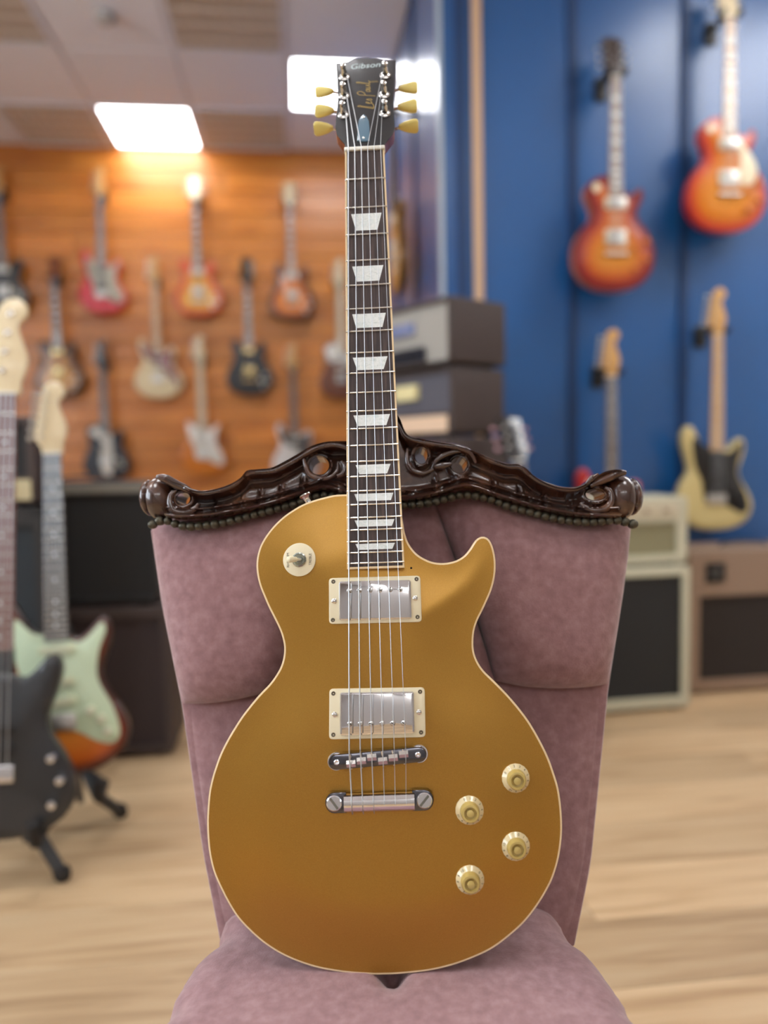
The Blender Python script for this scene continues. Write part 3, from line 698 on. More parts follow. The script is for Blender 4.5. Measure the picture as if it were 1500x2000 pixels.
# strap button and the empty pickguard screw hole
q = pxB(597, 976); nrm = np.array([-0.42, -0.90])
mb = MB(Bl); ax = (nrm[0], nrm[1], 0); mb.lathe([(3.4, -2), (3.2, 2), (4.2, 5.5), (6.6, 7.5), (6.6, 8.8), (4.5, 9.6)], (q[0], q[1], -20), ax, n=20); mb.build('strap_button', M_NICKEL, guitar)
q = pxB(803, 1109, 7); z0 = carve_at(*q); mb = MB(Bl); mb.lathe([(1.1, z0-0.5), (1.1, z0+0.12)], (q[0], q[1], 0), n=10); mb.build('screw_hole', mat('hole_black', (0.01, 0.008, 0.006, 1), 0.9), guitar)

# ================================================================ the chair
HD = np.array([math.sin(YAW), math.cos(YAW), 0.0])          # the way the camera faces, level
LEAN = math.radians(9.0)
cn = -HD*math.cos(LEAN)+np.array([0, 0, 1])*math.sin(LEAN)  # chair back faces the camera and up a little
cu = R0.copy(); cv = np.cross(cn, cu)                       # right, up the back
CP = GO+bs*0.045-bn*0.070                                   # a point on the cushion front, just behind the guitar
SEAT_Z = (GO+bs*YBOT*mm)[2]-0.004
CB = CP-cv*((CP[2]-SEAT_Z)/cv[2])                           # the same plane at seat height
base_pt = np.array([CB[0], CB[1], 0.0])
chair = thing('upholstered_chair', 'mauve velvet chair with dark carved wooden crest, holding the gold guitar', 'chair', frame(base_pt, R0, HD, (0, 0, 1)))
Mci = np.linalg.inv(np.array(frame(base_pt, R0, HD, (0, 0, 1))))
def W2C(p): return (Mci @ np.r_[p, 1])[:3]
def Kl(a, b, h): return W2C(CB+cu*a+cv*b+cn*h)              # (right, up the back, towards the viewer) metres -> chair frame
def pxK(px, py, h=0.0):
    p = on_plane(px, py, cn, CB+cn*h)-CB; return np.array([p @ cu, p @ cv])
def puff(name, L, Rr, Tp, Bt, h0, bul, parent, nu=40, nv=44, pw=2.6, back=-0.05, seamL=0, seamR=0, edge=(1, 1, 1, 1)):
    """stuffed panel: four boundary curves (lists of plane points), bulging towards the viewer"""
    def cur(pts):
        P = resample(catmull(pts, 8, False), 0.004, False)
        d = np.r_[0, np.cumsum(np.linalg.norm(np.diff(P, axis=0), axis=1))]; d /= d[-1]
        return lambda t: np.array([np.interp(t, d, P[:, 0]), np.interp(t, d, P[:, 1])])
    l, r, t, b = cur(L), cur(Rr), cur(Tp), cur(Bt)           # L, R run bottom -> top; T, B left -> right
    c00, c10, c01, c11 = b(0), b(1), t(0), t(1)
    us = 0.5-0.5*np.cos(np.linspace(0, math.pi, nu+1)); vs_ = 0.5-0.5*np.cos(np.linspace(0, math.pi, nv+1))
    vv = []; 
    def prof(x, ea, eb):
        e = 1-abs(2*x-1)**pw if True else 0
        if x < .5 and not ea: e = 1
        if x >= .5 and not eb: e = 1
        return e**0.5 if e > 0 else 0
    for v in vs_:
        for u in us:
            p = (1-u)*l(v)+u*r(v)+(1-v)*b(u)+v*t(u)-((1-u)*(1-v)*c00+u*(1-v)*c10+(1-u)*v*c01+u*v*c11)
            z = h0+bul*prof(u, edge[0], edge[1])*prof(v, edge[2], edge[3])
            vv.append((p[0], p[1], z))
    n = nu+1; fs = [(j*n+i, j*n+i+1, (j+1)*n+i+1, (j+1)*n+i) for j in range(nv) for i in range(nu)]
    ring = [i for i in range(n)]+[j*n+nu for j in range(1, nv+1)]+[nv*n+i for i in range(nu-1, -1, -1)]+[j*n for j in range(nv-1, 0, -1)]
    o = len(vv)
    for k in ring: vv.append((vv[k][0], vv[k][1], back))
    m = len(ring)
    for k in range(m): fs.append((ring[k], ring[(k+1) % m], o+(k+1) % m, o+k))
    fs.append(tuple(o+k for k in range(m)))
    mb = MB(Kl); mb.add(vv, fs); return mb.build(name, M_VELVET, parent, smooth=50)
hE = -0.035
K = lambda *p: [pxK(x, y, hE) for x, y in p]
top_curve = [(300, 1020), (340, 1016), (400, 1012), (470, 1000), (540, 982), (590, 968), (632, 955), (680, 968), (760, 975), (850, 966), (905, 950), (960, 962), (1020, 982), (1090, 1002), (1150, 1010), (1200, 1008), (1231, 1014)]
def split(pts, a, b): return [p for p in pts if a <= p[0] <= b]
puff('back_cushion', K((358, 1374), (340, 1290), (320, 1180), (304, 1080), (297, 1022)), K((556, 1340), (600, 1220), (674, 985)), K(*([(297, 1022)]+split(top_curve, 310, 660)+[(674, 985)])), K((358, 1374), (420, 1372), (490, 1360), (556, 1340)), hE, 0.040, chair, pw=3.2)
puff('back_cushion', K((556, 1340), (600, 1220), (674, 985)), K((967, 1332), (930, 1210), (850, 985)), K((674, 985), (762, 976), (850, 985)), K((556, 1340), (762, 1322), (967, 1332)), hE, 0.026, chair)
puff('back_cushion', K((967, 1330), (930, 1200), (850, 985)), K((1186, 1336), (1204, 1230), (1217, 1140), (1226, 1080), (1231, 1018)), K(*([(850, 985)]+split(top_curve, 880, 1215)+[(1231, 1018)])), K((967, 1330), (1020, 1340), (1080, 1344), (1140, 1342), (1186, 1336)), hE, 0.040, chair, pw=3.2)
puff('lower_back', K((437, 1850), (418, 1750), (400, 1660), (385, 1560), (372, 1470), (359, 1360)), K((1116, 1850), (1135, 1760), (1150, 1680), (1162, 1570), (1172, 1470), (1184, 1325)), K((359, 1360), (560, 1325), (762, 1315), (970, 1320), (1184, 1325)), K((437, 1850), (762, 1852), (1116, 1850)), hE-0.016, 0.014, chair, pw=6, back=-0.07)

# carved crest rail: a strip between a top and a bottom line with a moulded section, pierced by round holes
TOPL = [(330, 934), (345, 944), (360, 949), (372, 955), (385, 961), (405, 962.5), (430, 958.5), (455, 950), (475, 938), (483, 928.5), (490, 923), (510, 921), (535, 918), (560, 906), (585, 892), (605, 880), (620, 873.5), (640, 868.5), (660, 867.5), (690, 867), (720, 864), (745, 850), (770, 818), (780, 824), (790, 848), (802, 860), (818, 862.5), (835, 866), (850, 869), (870, 872), (890, 876), (910, 882), (935, 892), (960, 903), (985, 911.5), (1005, 912), (1020, 918), (1035, 932), (1050, 942), (1075, 953), (1100, 957), (1120, 956), (1140, 947), (1155, 936), (1170, 926.5), (1190, 922), (1205, 923)]
BOTL = [(330, 1012), (350, 1015), (370, 1016), (420, 1012), (460, 1005), (510, 995), (550, 984), (590, 971), (620, 962), (640, 959), (665, 965), (690, 974), (720, 979), (762, 981), (800, 980), (830, 976), (860, 968), (885, 960), (905, 956.5), (925, 959), (950, 968), (980, 978), (1020, 990), (1060, 1000), (1100, 1008), (1140, 1012.5), (1170, 1013), (1205, 1012)]
def funx(pts):
    P = catmull(pts, 6, False); return lambda x: np.interp(x, P[:, 0], P[:, 1])
ft, fb = funx(TOPL), funx(BOTL)
HOLES = [(362, 976, 15, 14), (625, 912, 20, 19), (822, 893, 13, 17), (895, 911, 16.5, 17), (1158, 968, 20, 12.5)]
def rail_h(t, x, hgt):
    """section of the moulding, metres over the rail plane; t 0 = bottom, 1 = top"""
    d = t*hgt                      # px above the bottom line
    z = 0.006
    z += 0.013*math.exp(-((d-6)/5.0)**2)                     # bead along the bottom
    z += 0.009*math.exp(-((d-19)/4.0)**2)                    # second bead
    u = (hgt-d)
    z += 0.013*math.exp(-(u/6.0)**2)                         # lip along the top
    if hgt > 30: z -= 0.010*math.exp(-((u-20)/9.0)**2)       # hollow under the lip
    for cx in (420, 470, 508, 548, 960, 1010, 1060, 1110, 590, 845):
        z -= 0.004*math.exp(-((x-cx)/2.4)**2)*math.exp(-((d-24)/14.0)**2)   # cross cuts
        z += 0.0030*math.exp(-((x-cx-7)/4)**2)*math.exp(-((d-24)/14.0)**2)
    for hx, hy, rx, ry in HOLES:
        yy = fb(x)-d; q = math.hypot((x-hx)/rx, (yy-hy)/ry)
        z += 0.009*math.exp(-((q-1.25)/0.22)**2)             # rolled rim round each hole
    return z
xs_ = np.linspace(330, 1205, 440); NT = 40; HB = -0.036
mb = MB(Kl); vs = []; keep = []
for x in xs_:
    yb, yt = fb(x), ft(x)
    for j in range(NT+1):
        t = j/NT; y = yb+(yt-yb)*t; a = pxK(x, y, 0.0); vs.append((a[0], a[1], rail_h(t, x, yb-yt)))
n = NT+1; nf = len(vs)
for x in xs_:
    yb, yt = fb(x), ft(x)
    for j in range(n):
        y = yb+(yt-yb)*j/NT; a = pxK(x, y, 0.0); vs.append((a[0], a[1], HB))
# push vertices near a hole's edge onto it, then drop the faces inside
def hole_q(x, y): return min(((math.hypot((x-h[0])/h[2], (y-h[1])/h[3]), i) for i, h in enumerate(HOLES)))
flag = {}
for i, x in enumerate(xs_):
    for j in range(n):
        y = fb(x)+(ft(x)-fb(x))*j/NT; q, hi = hole_q(x, y); flag[i*n+j] = q < 1
        if 0.80 < q < 1.0 and q > 1e-6:
            h = HOLES[hi]; nx_, ny_ = h[0]+(x-h[0])/q*1.005, h[1]+(y-h[1])/q*1.005
            a = pxK(nx_, ny_, 0.0); k = i*n+j; vs[k] = (a[0], a[1], vs[k][2]-0.003); vs[nf+k] = (a[0], a[1], HB); flag[k] = False
fs = []; inner = set()
for i in range(len(xs_)-1):
    for j in range(NT):
        q = [i*n+j, i*n+j+1, (i+1)*n+j+1, (i+1)*n+j]
        if any(flag[k] for k in q): continue
        fs.append(tuple(q)); fs.append(tuple(nf+k for k in reversed(q)))
from collections import Counter
ed = Counter(); 
for f in fs:
    if f[0] < nf:
        for a, b in zip(f, f[1:]+f[:1]): ed[(min(a, b), max(a, b))] += 1
for (a, b), c_ in ed.items():
    if c_ == 1: fs.append((a, b, nf+b, nf+a))
mb.add(vs, fs); rail = mb.build('crest_rail', M_WALNUT, chair, smooth=60)
# rolled scroll ends
def scroll(pts, rad, name='scroll_end', n=22):
    mb = MB(Kl); path = [(*pxK(x, y, 0.0), z) for x, y, z in pts]; ppm = np.linalg.norm(pxK(760, 970)-pxK(761, 970))
    P = catmull(path, 4, False); r_ = np.interp(np.linspace(0, 1, len(P)), np.linspace(0, 1, len(rad)), rad)*ppm
    mb.tube(P, list(r_), n); return mb.build(name, M_WALNUT, rail, smooth=60)
def barrel(xs__, ys__, rad, sgn):
    # turned end of the rail: lathe along the rail with grooves between its bands
    mb = MB(Kl); n = 26; vs = []
    for x, y, r_ in zip(xs__, ys__, rad):
        c_ = pxK(x, y)
        for k in range(n):
            a = 2*math.pi*k/n; vs.append((c_[0]+0.15*r_*ppm0*math.sin(a)*sgn, c_[1]+r_*ppm0*math.cos(a), -0.008+r_*ppm0*0.85*math.sin(a)))
    m = len(rad); fs = [(i*n+k, i*n+(k+1) % n, (i+1)*n+(k+1) % n, (i+1)*n+k) for i in range(m-1) for k in range(n)]+[tuple(range(n)), tuple((m-1)*n+k for k in range(n))]
    mb.add(vs, fs); mb.build('scroll_end', M_WALNUT, rail, smooth=60)
ppm0 = np.linalg.norm(pxK(760, 970)-pxK(761, 970))
bx_ = [275, 276.5, 279, 284, 288, 290, 292.5, 296, 303, 312, 320, 328, 335, 340, 343]
br_ = [10, 22, 29, 34, 36, 35, 32.5, 38, 43, 45, 45, 42, 35, 24, 10]
barrel(bx_, [970+0.08*(x-275) for x in bx_], br_, -1)
barrel([1252-(x-275)*1.05 for x in bx_], [968+0.06*(x-275) for x in bx_], [r_*1.03 for r_ in br_], 1)
# rims rolled round the piercings, leaf curls and the centre finial
ppm = np.linalg.norm(pxK(760, 970)-pxK(761, 970))
for hx, hy, rx, ry in HOLES:
    mb = MB(Kl); P = []
    for k in range(29):
        a = 2*math.pi*k/28; q = pxK(hx+(rx+3.0)*math.cos(a), hy+(ry+3.0)*math.sin(a)); P.append((q[0], q[1], 0.008+0.003*math.sin(a)))
    mb.tube(P, 4.2*ppm, 10, cap=False); mb.build('pierced_rim', M_WALNUT, rail, smooth=60)
    mb = MB(Kl); lo = []
    for z in (0.012, HB):
        for k in range(28): a = 2*math.pi*k/28; q = pxK(hx+rx*0.97*math.cos(a), hy+ry*0.97*math.sin(a)); lo.append((q[0], q[1], z))
    mb.add(lo, [(k, (k+1) % 28, 28+(k+1) % 28, 28+k) for k in range(28)]); mb.build('pierced_wall', M_WALNUT, rail, smooth=60, recalc=False)
def curl(pts, rad, z=0.014):
    mb = MB(Kl); P = catmull([(*pxK(x, y), z) for x, y in pts], 5, False); r_ = np.interp(np.linspace(0, 1, len(P)), np.linspace(0, 1, len(rad)), rad)*ppm
    mb.tube(P, list(r_), 10); mb.build('leaf_curl', M_WALNUT, rail, smooth=60)
curl([(484, 931), (500, 926), (540, 922), (580, 902), (615, 882), (650, 873), (680, 880), (700, 900), (690, 925)], [3, 5, 6, 6, 7, 7, 6, 5, 2])
curl([(596, 900), (600, 915), (610, 932), (640, 938), (660, 925), (662, 908)], [3, 5, 5, 5, 5, 2])
curl([(770, 822), (782, 842), (792, 858), (815, 866), (850, 872), (890, 878), (915, 888), (926, 908)], [3, 5, 6, 6, 6, 7, 6, 3])
curl([(842, 920), (850, 905), (862, 895), (880, 888), (898, 886)], [2, 5, 6, 5, 2])
curl([(795, 880), (795, 905), (805, 922), (825, 928), (845, 920)], [2, 5, 6, 5, 3])
curl([(846, 916), (862, 914), (880, 910)], [4, 8, 3], 0.016)
curl([(935, 893), (960, 906), (990, 915), (1010, 916), (1030, 932), (1052, 946), (1090, 958), (1120, 958), (1145, 946)], [3, 5, 6, 6, 5, 5, 5, 5, 3])
curl([(312, 934), (330, 938), (348, 948), (366, 956), (380, 964)], [4, 9, 9, 8, 5], 0.012)
curl([(392, 985), (384, 996), (366, 1003), (346, 999), (338, 985), (340, 968), (350, 960)], [3, 7, 9, 9, 8, 6, 3], 0.010)
curl([(1216, 926), (1198, 928), (1180, 936), (1162, 944), (1146, 952)], [4, 9, 9, 8, 5], 0.012)
curl([(1128, 984), (1140, 994), (1158, 999), (1178, 994), (1188, 980), (1186, 962), (1176, 954)], [3, 7, 8, 9, 8, 6, 3], 0.010)
curl([(372, 958), (400, 966), (430, 962), (460, 951), (480, 936)], [3, 5, 5, 5, 3])
curl([(1136, 950), (1148, 938), (1160, 930)], [3, 6, 2], 0.018)
curl([(668, 905), (676, 915), (672, 930), (660, 934)], [3, 6, 7, 4], 0.016)
# nail heads under the rail
NAILS = [(300, 1025), (314, 1018), (334, 1019), (350, 1026), (372, 1029), (400, 1027), (440, 1021), (480, 1011), (520, 1000), (560, 990), (595, 979), (620, 970), (640, 968), (665, 973), (690, 982), (720, 987), (762, 989), (790, 987.5), (820, 985), (850, 980), (880, 972), (905, 967.5), (930, 970), (960, 977), (990, 989), (1030, 1000), (1070, 1010.5), (1110, 1018), (1150, 1020), (1180, 1018), (1205, 1017), (1234, 1024)]
NP = resample(catmull(NAILS, 6, False), 15.6, False)
mb = MB(); mb.lathe([(0.0047, -0.003), (0.0049, 0.0006), (0.0043, 0.0028), (0.0029, 0.0044), (0.0012, 0.0050)], n=14)
ob = mb.build('nail', M_NAIL); nail_me = ob.data; bpy.data.objects.remove(ob)
nz = Vector(Kl(0, 0, 1))-Vector(Kl(0, 0, 0)); qn = Vector((0, 0, 1)).rotation_difference(nz)
for i, (x, y) in enumerate(NP):
    o = bpy.data.objects.new('nail', nail_me); link(o, chair); k = pxK(x, y); o.location = Kl(k[0], k[1], 0.004); o.rotation_mode = 'QUATERNION'; o.rotation_quaternion = qn; sc = 0.92+0.16*rng.random(); o.scale = (sc*1.1, sc, sc)
# back shell behind the cushions
sh = [pxK(x, y, hE-0.03) for x, y in ((437, 1850), (400, 1660), (359, 1372), (320, 1180), (297, 1022), (520, 985), (762, 965), (1000, 985), (1229, 1020), (1214, 1150), (1184, 1340), (1150, 1680), (1116, 1850))]
mb = MB(Kl); mb.prism(resample(np.array(sh), 0.02), -0.085, -0.048, 0.008, 0.008); mb.build('back_shell', M_VELVET, chair, smooth=30)
# seat: rounded cushion with a centre fold
sl = [W2C(on_z(x, y, SEAT_Z-0.015)) for x, y in ((425, 1838), (400, 1858), (375, 1880), (352, 1915), (332, 1950), (308, 2000))]
sr = [W2C(on_z(x, y, SEAT_Z-0.015)) for x, y in ((1122, 1838), (1145, 1852), (1172, 1880), (1200, 1918), (1225, 1952), (1256, 2000))]
yb_ = W2C(Kl_ := (CB-cn*0.03))[1]
left = [(0.5*(sl[0][0]-sr[0][0]), yb_+0.02)]+[(p[0], p[1]) for p in sl]
yf = sl[-1][1]
outl = [(0, yb_+0.03)]+[(-0.17, yb_+0.03)]+[(p[0], p[1]) for p in sl]+[(-0.285, yf-0.07), (-0.27, yf-0.15), (-0.22, yf-0.20), (-0.12, yf-0.225), (0, yf-0.23), (0.12, yf-0.225), (0.22, yf-0.20), (0.27, yf-0.15), (0.285, yf-0.07)]+[(p[0], p[1]) for p in reversed(sr)]+[(0.17, yb_+0.03)]
so_ = resample(catmull(outl, 6), 0.008)
yg_ = W2C(GO+bs*YBOT*mm)[1]
def seat_h(V, d):
    r = 0.045; q = np.clip(d/r, 0, 1)
    z = SEAT_Z-0.034+0.034*np.sqrt(1-(1-q)**2)
    z += 0.006*smooth01((d-0.03)/0.12)
    z -= 0.026*np.exp(-((V[:, 0]-0.004)/0.012)**2)*np.exp(-((V[:, 1]-yg_-0.012)/0.022)**2)
    return z
st_ = top_mesh(so_, seat_h, 0.007, 'seat_cushion', M_VELVET, chair)
mb = MB(); mb.prism(so_, SEAT_Z-0.13, SEAT_Z-0.033, 0, 0.01); mb.build('seat_side', M_VELVET, chair, smooth=40)
mb = MB(); mb.prism(inset(so_, 0.015), SEAT_Z-0.19, SEAT_Z-0.128, 0.004, 0.004); mb.build('seat_rail', M_WALNUT, chair, smooth=40)
for sx, sy in ((-0.2, yb_), (0.2, yb_), (-0.21, yf-0.13), (0.21, yf-0.13)):
    mb = MB(); mb.lathe([(0.016, 0), (0.02, 0.015), (0.014, 0.05), (0.018, 0.12), (0.026, SEAT_Z-0.22), (0.028, SEAT_Z-0.185)], (sx, sy, 0), n=16); mb.build('leg', M_WALNUT, chair)

# ================================================================ the other guitars
STRAT = [(-10, 0), (-70, 8), (-125, 40), (-156, 90), (-160, 135), (-142, 190), (-118, 228), (-112, 252), (-118, 285), (-133, 330), (-140, 370), (-133, 405), (-115, 424), (-97, 415), (-82, 388), (-60, 352), (-30, 338), (28, 330), (46, 325), (66, 335), (88, 358), (104, 371), (119, 364), (126, 340), (119, 300), (105, 262), (100, 236), (108, 205), (134, 165), (157, 120), (160, 82), (141, 42), (100, 14), (50, 2)]
DCUT = [(0, 0), (-80, 8), (-140, 45), (-165, 110), (-150, 175), (-118, 225), (-105, 260), (-112, 300), (-122, 340), (-118, 375), (-98, 394), (-75, 382), (-50, 345), (-28, 330), (28, 330), (50, 335), (75, 362), (95, 376), (113, 363), (118, 330), (108, 295), (102, 260), (115, 225), (150, 175), (165, 110), (140, 45), (80, 8)]
OFFS = [(-20, 0), (-90, 14), (-145, 60), (-165, 115), (-150, 170), (-120, 215), (-105, 250), (-110, 300), (-128, 350), (-122, 395), (-100, 410), (-80, 385), (-55, 350), (-28, 335), (28, 328), (55, 330), (80, 350), (105, 352), (120, 325), (118, 290), (104, 250), (104, 225), (125, 190), (155, 150), (166, 105), (150, 55), (105, 18), (40, 2)]
TELE = [(0, 0), (-80, 6), (-135, 36), (-160, 95), (-155, 145), (-125, 205), (-112, 250), (-122, 300), (-128, 345), (-108, 380), (-70, 392), (-28, 390), (28, 330), (55, 322), (78, 340), (98, 352), (115, 340), (118, 305), (108, 262), (108, 235), (130, 190), (156, 140), (160, 95), (136, 36), (80, 6)]
GUARD = [(-28, 336), (-58, 346), (-90, 378), (-104, 362), (-98, 305), (-86, 250), (-64, 205), (-56, 160), (-40, 112), (35, 104), (84, 76), (122, 66), (140, 92), (126, 150), (98, 205), (90, 240), (97, 292), (114, 338), (106, 358), (92, 346), (68, 322), (46, 313), (28, 321)]
OGUARD = [(-30, 332), (-60, 345), (-95, 385), (-108, 360), (-92, 300), (-60, 262), (-10, 235), (40, 190), (90, 120), (120, 75), (140, 95), (128, 160), (100, 210), (92, 250), (104, 300), (104, 330), (80, 336), (55, 318), (28, 318)]
TGUARD = [(-28, 375), (-80, 375), (-112, 350), (-104, 300), (-90, 262), (-60, 250), (-20, 262), (40, 235), (85, 232), (92, 260), (102, 300), (98, 325), (60, 312), (28, 325)]
HS6 = [(-21, 0), (-25, 16), (-36, 32), (-41, 46), (-36, 80), (-24, 150), (-16, 174), (0, 187), (18, 186), (31, 172), (30, 154), (19, 142), (16, 126), (26, 97), (34, 70), (31, 46), (23, 24), (21, 0)]
HS3 = [(-22, 0), (-25, 8), (-36, 24), (-41, 38), (-39, 80), (-38, 110), (-41, 165), (-28, 166), (-15, 172), (0, 176), (15, 172), (28, 166), (41, 165), (38, 110), (39, 80), (41, 38), (36, 24), (25, 8), (22, 0)]
SPEC = {'strat': (STRAT, 45, 783, 135, HS6), 'dcut': (DCUT, 44, 790, 150, HS3), 'offset': (OFFS, 42, 783, 135, HS6), 'tele': (TELE, 44, 783, 135, HS6), 'single': (None, 48, 806*1.02, 185, HS3), 'bass': (None, 44, 1020, 155, HS6)}
WHITEP = mat('white_pickguard', srgb(226, 220, 208), 0.4, coat=0.3)
GOLDH = mat('gold_hardware', (0.78, 0.60, 0.28, 1), 0.25, 1.0)
WHITEPK = mat('white_pickup', srgb(222, 216, 200), 0.4)
M_DULL = mat('dull_nickel', (0.58, 0.56, 0.52, 1), 0.36, 1.0)
def make_guitar(label, kind, M, finish, side=None, guard=None, neckm=None, boardm=None, headm=None, hw=None, pk='single', pkm=None, sc=1.0, frets='joined', group=None, knobm=None, buttons=None, dots=True, name='electric_guitar'):
    out, th, nuty, bry, hs = SPEC[kind]
    hw = hw or M_DULL; neckm = neckm or M_MAPLE; boardm = boardm or M_ROSE; headm = headm or neckm; side = side or finish; pkm = pkm or WHITEPK; knobm = knobm or WHITEPK
    if kind == 'single': P = LP*0.975
    elif kind == 'bass': P = np.array(catmull(STRAT, 4))*np.array([1.06, 1.10])
    else: P = catmull(out, 4)
    P = resample(P, 7.0)*mm*sc; s_ = mm*sc; th = th*s_
    g = thing(name, label, 'guitar', M, group)
    r_ = 0.008*sc if kind != 'single' else 0.002
    if kind == 'single': hf_ = lambda V, d: th+0.0005+0.009*smooth01(d/0.07)
    else: hf_ = lambda V, d: th-r_*(1-np.sqrt(np.clip(1-(1-np.clip(d/r_, 0, 1))**2, 0, 1)))
    mb = MB(); mb.prism(P, 0, th-r_*0.98, 0, 0.006); body = mb.build('body', side, g, smooth=40)
    top_mesh(P, hf_, 0.012 if kind != 'single' else 0.010, 'body_top', finish, body)
    top = th+(0.009 if kind == 'single' else 0)
    nl = 21 if kind != 'bass' else 20; scale = nuty-bry
    S = lambda k: nuty-scale*(1-2**(-k/12))
    w0, w1 = (42, 56) if kind != 'bass' else (41, 63)
    endy = S(nl)-6; wy = lambda y: w0+(w1-w0)*(nuty-y)/(nuty-endy)
    zf = top+(0.008 if kind != 'single' else 0.004)*sc
    # neck
    mb = MB(); secs = []
    for y in np.linspace(nuty+2, endy+ (70 if kind == 'single' else 30), 8):
        w = wy(y)/2*s_; secs.append([(w*math.cos(a), y*s_, zf-0.004-0.018*sc*math.sin(a)) for a in np.linspace(0, math.pi, 9)])
    n = 9; mb.add([p for q in secs for p in q], [(i*n+k, i*n+(k+1) % n, (i+1)*n+(k+1) % n, (i+1)*n+k) for i in range(7) for k in range(n)]+[tuple(range(n)), tuple(7*n+k for k in range(n))]); mb.build('neck', neckm, g, smooth=50)
    bo = np.array([(-w0/2, nuty), (w0/2, nuty), (wy(endy)/2, endy), (-wy(endy)/2, endy)])*s_
    mb = MB(); mb.prism(bo, zf-0.005, zf, 0.0006, 0); fbd = mb.build('fingerboard', boardm, g, smooth=0)
    fm = MB()
    for k in range(1, nl+1):
        y = S(k); w = wy(y)/2*s_*0.985
        if frets == 'each':
            fm = MB(); fm.box((0, y*s_, zf+0.0004), (2*w, 0.0026*sc, 0.0016)); fm.build('fret', M_FRET, g, smooth=0)
        else: fm.box((0, y*s_, zf+0.0004), (2*w, 0.0026*sc, 0.0016))
    if frets != 'each': fo = fm.build('frets', M_FRET, g, smooth=0); fo['kind'] = 'stuff'
    if dots:
        dm = MB()
        for k in (3, 5, 7, 9, 12, 15, 17, 19):
            y = (S(k)+S(k-1))/2*s_
            if kind in ('single', 'dcut'): w = wy(y/s_)/2*s_; hgt = (S(k-1)-S(k))*0.28*s_; dm.prism(np.array([(-w*.72, y+hgt), (w*.72, y+hgt), (w*.55, y-hgt), (-w*.55, y-hgt)]), zf-0.001, zf+0.0003)
            else: dm.lathe([(0.0036*sc, zf-0.001), (0.0036*sc, zf+0.0003)], (0, y, 0), n=10)
        do = dm.build('position_marks', M_PEARL, g, smooth=0); do['kind'] = 'stuff'
    mb = MB(); mb.box((0, (nuty+1.5)*s_, zf-0.001), (w0*s_, 0.004*sc, 0.006)); mb.build('nut', M_NUT, g, smooth=0)
    # headstock
    H = np.array(hs, float)*(1.25 if kind == 'bass' else 1.0)
    H = resample(catmull(H, 3), 6.0); H = np.stack([H[:, 0], H[:, 1]+nuty], 1)*s_
    tilt = 0.24 if hs is HS3 else 0.0
    def hx(a, b, c): 
        dy = b-nuty*s_; return (a, nuty*s_+dy*math.cos(tilt), c-dy*math.sin(tilt)) if tilt else (a, b, c)
    zt = zf-0.004
    mb = MB(hx); mb.prism(H, zt-0.014*sc, zt, 0.001, 0.001); mb.build('headstock', headm, g, smooth=30)
    ntun = 4 if kind == 'bass' else 6; bm_ = buttons or hw; k2 = 1.25 if kind == 'bass' else 1
    for k in range(ntun):
        if hs is HS6: px_, py_ = ((-30+k*3.2)*0.85 if ntun == 6 else -12+k*5), nuty+(45+k*(22 if ntun == 6 else 37))*k2; sd = -1
        else: px_ = (-1 if k < 3 else 1)*27; py_ = nuty+(52+(k % 3)*38); sd = -1 if k < 3 else 1
        mb = MB(hx); rr = 5.0*k2; mb.lathe([(rr*s_, zt), (rr*s_, zt+0.002), (0.003*k2, zt+0.003), (0.003*k2, zt+0.012)], (px_*s_, py_*s_, 0), n=12)
        t_ = mb.build('tuner', hw, g)
        ex = px_+sd*(22 if hs is HS3 else 20)*k2
        mb = MB(hx); mb.tube([(px_*s_, py_*s_, zt-0.018), (ex*s_, py_*s_, zt-0.016)], 0.002*k2, 6)
        mb.lathe([(0.003*k2, 0), (0.0075*k2, 0.004), (0.0085*k2, 0.012*k2), (0.005*k2, 0.015*k2)], (ex*s_, py_*s_, zt-0.016), (sd, 0, 0), n=10); mb.build('tuner_button', bm_, t_)
    # hardware on the top
    if guard is not None:
        gp, gm = guard; Q = resample(catmull(gp, 3), 6)*mm*sc*(np.array([1.06, 1.10]) if kind == 'bass' else 1)
        mb = MB(); mb.prism(Q, top-0.001, top+0.0024, 0.0006, 0); mb.build('pickguard', gm, g, smooth=30)
    z1 = top+(0.0024 if guard is not None else 0)
    if pk == 'single':
        for y, tw in ((endy-22, 0), (bry+88, 0), (bry+38, 0.16)):
            if kind == 'bass' and y == endy-22: continue
            mb = MB(); A = rrect(84*s_, 19*s_, 9*s_, 5); c_, q_ = math.cos(tw), math.sin(tw); A = np.stack([A[:, 0]*c_-A[:, 1]*q_, A[:, 0]*q_+A[:, 1]*c_+y*s_], 1)
            mb.prism(A, z1-0.001, z1+0.007*sc, 0.001, 0); mb.build('pickup', pkm, g)
    else:
        for y in (endy-28, bry+30):
            mb = MB(); mb.prism(rrect(88*s_, 44*s_, 4*s_, 3, 0, y*s_), z1-0.004, z1+0.005*sc, 0.001, 0); rg = mb.build('pickup_ring', M_RING if pk != 'black' else M_BLACK, g)
            mb = MB(); mb.prism(rrect(70*s_, 37*s_, 3*s_, 3, 0, y*s_), z1, z1+0.009*sc, 0.001, 0); mb.build('pickup_cover', hw, g)
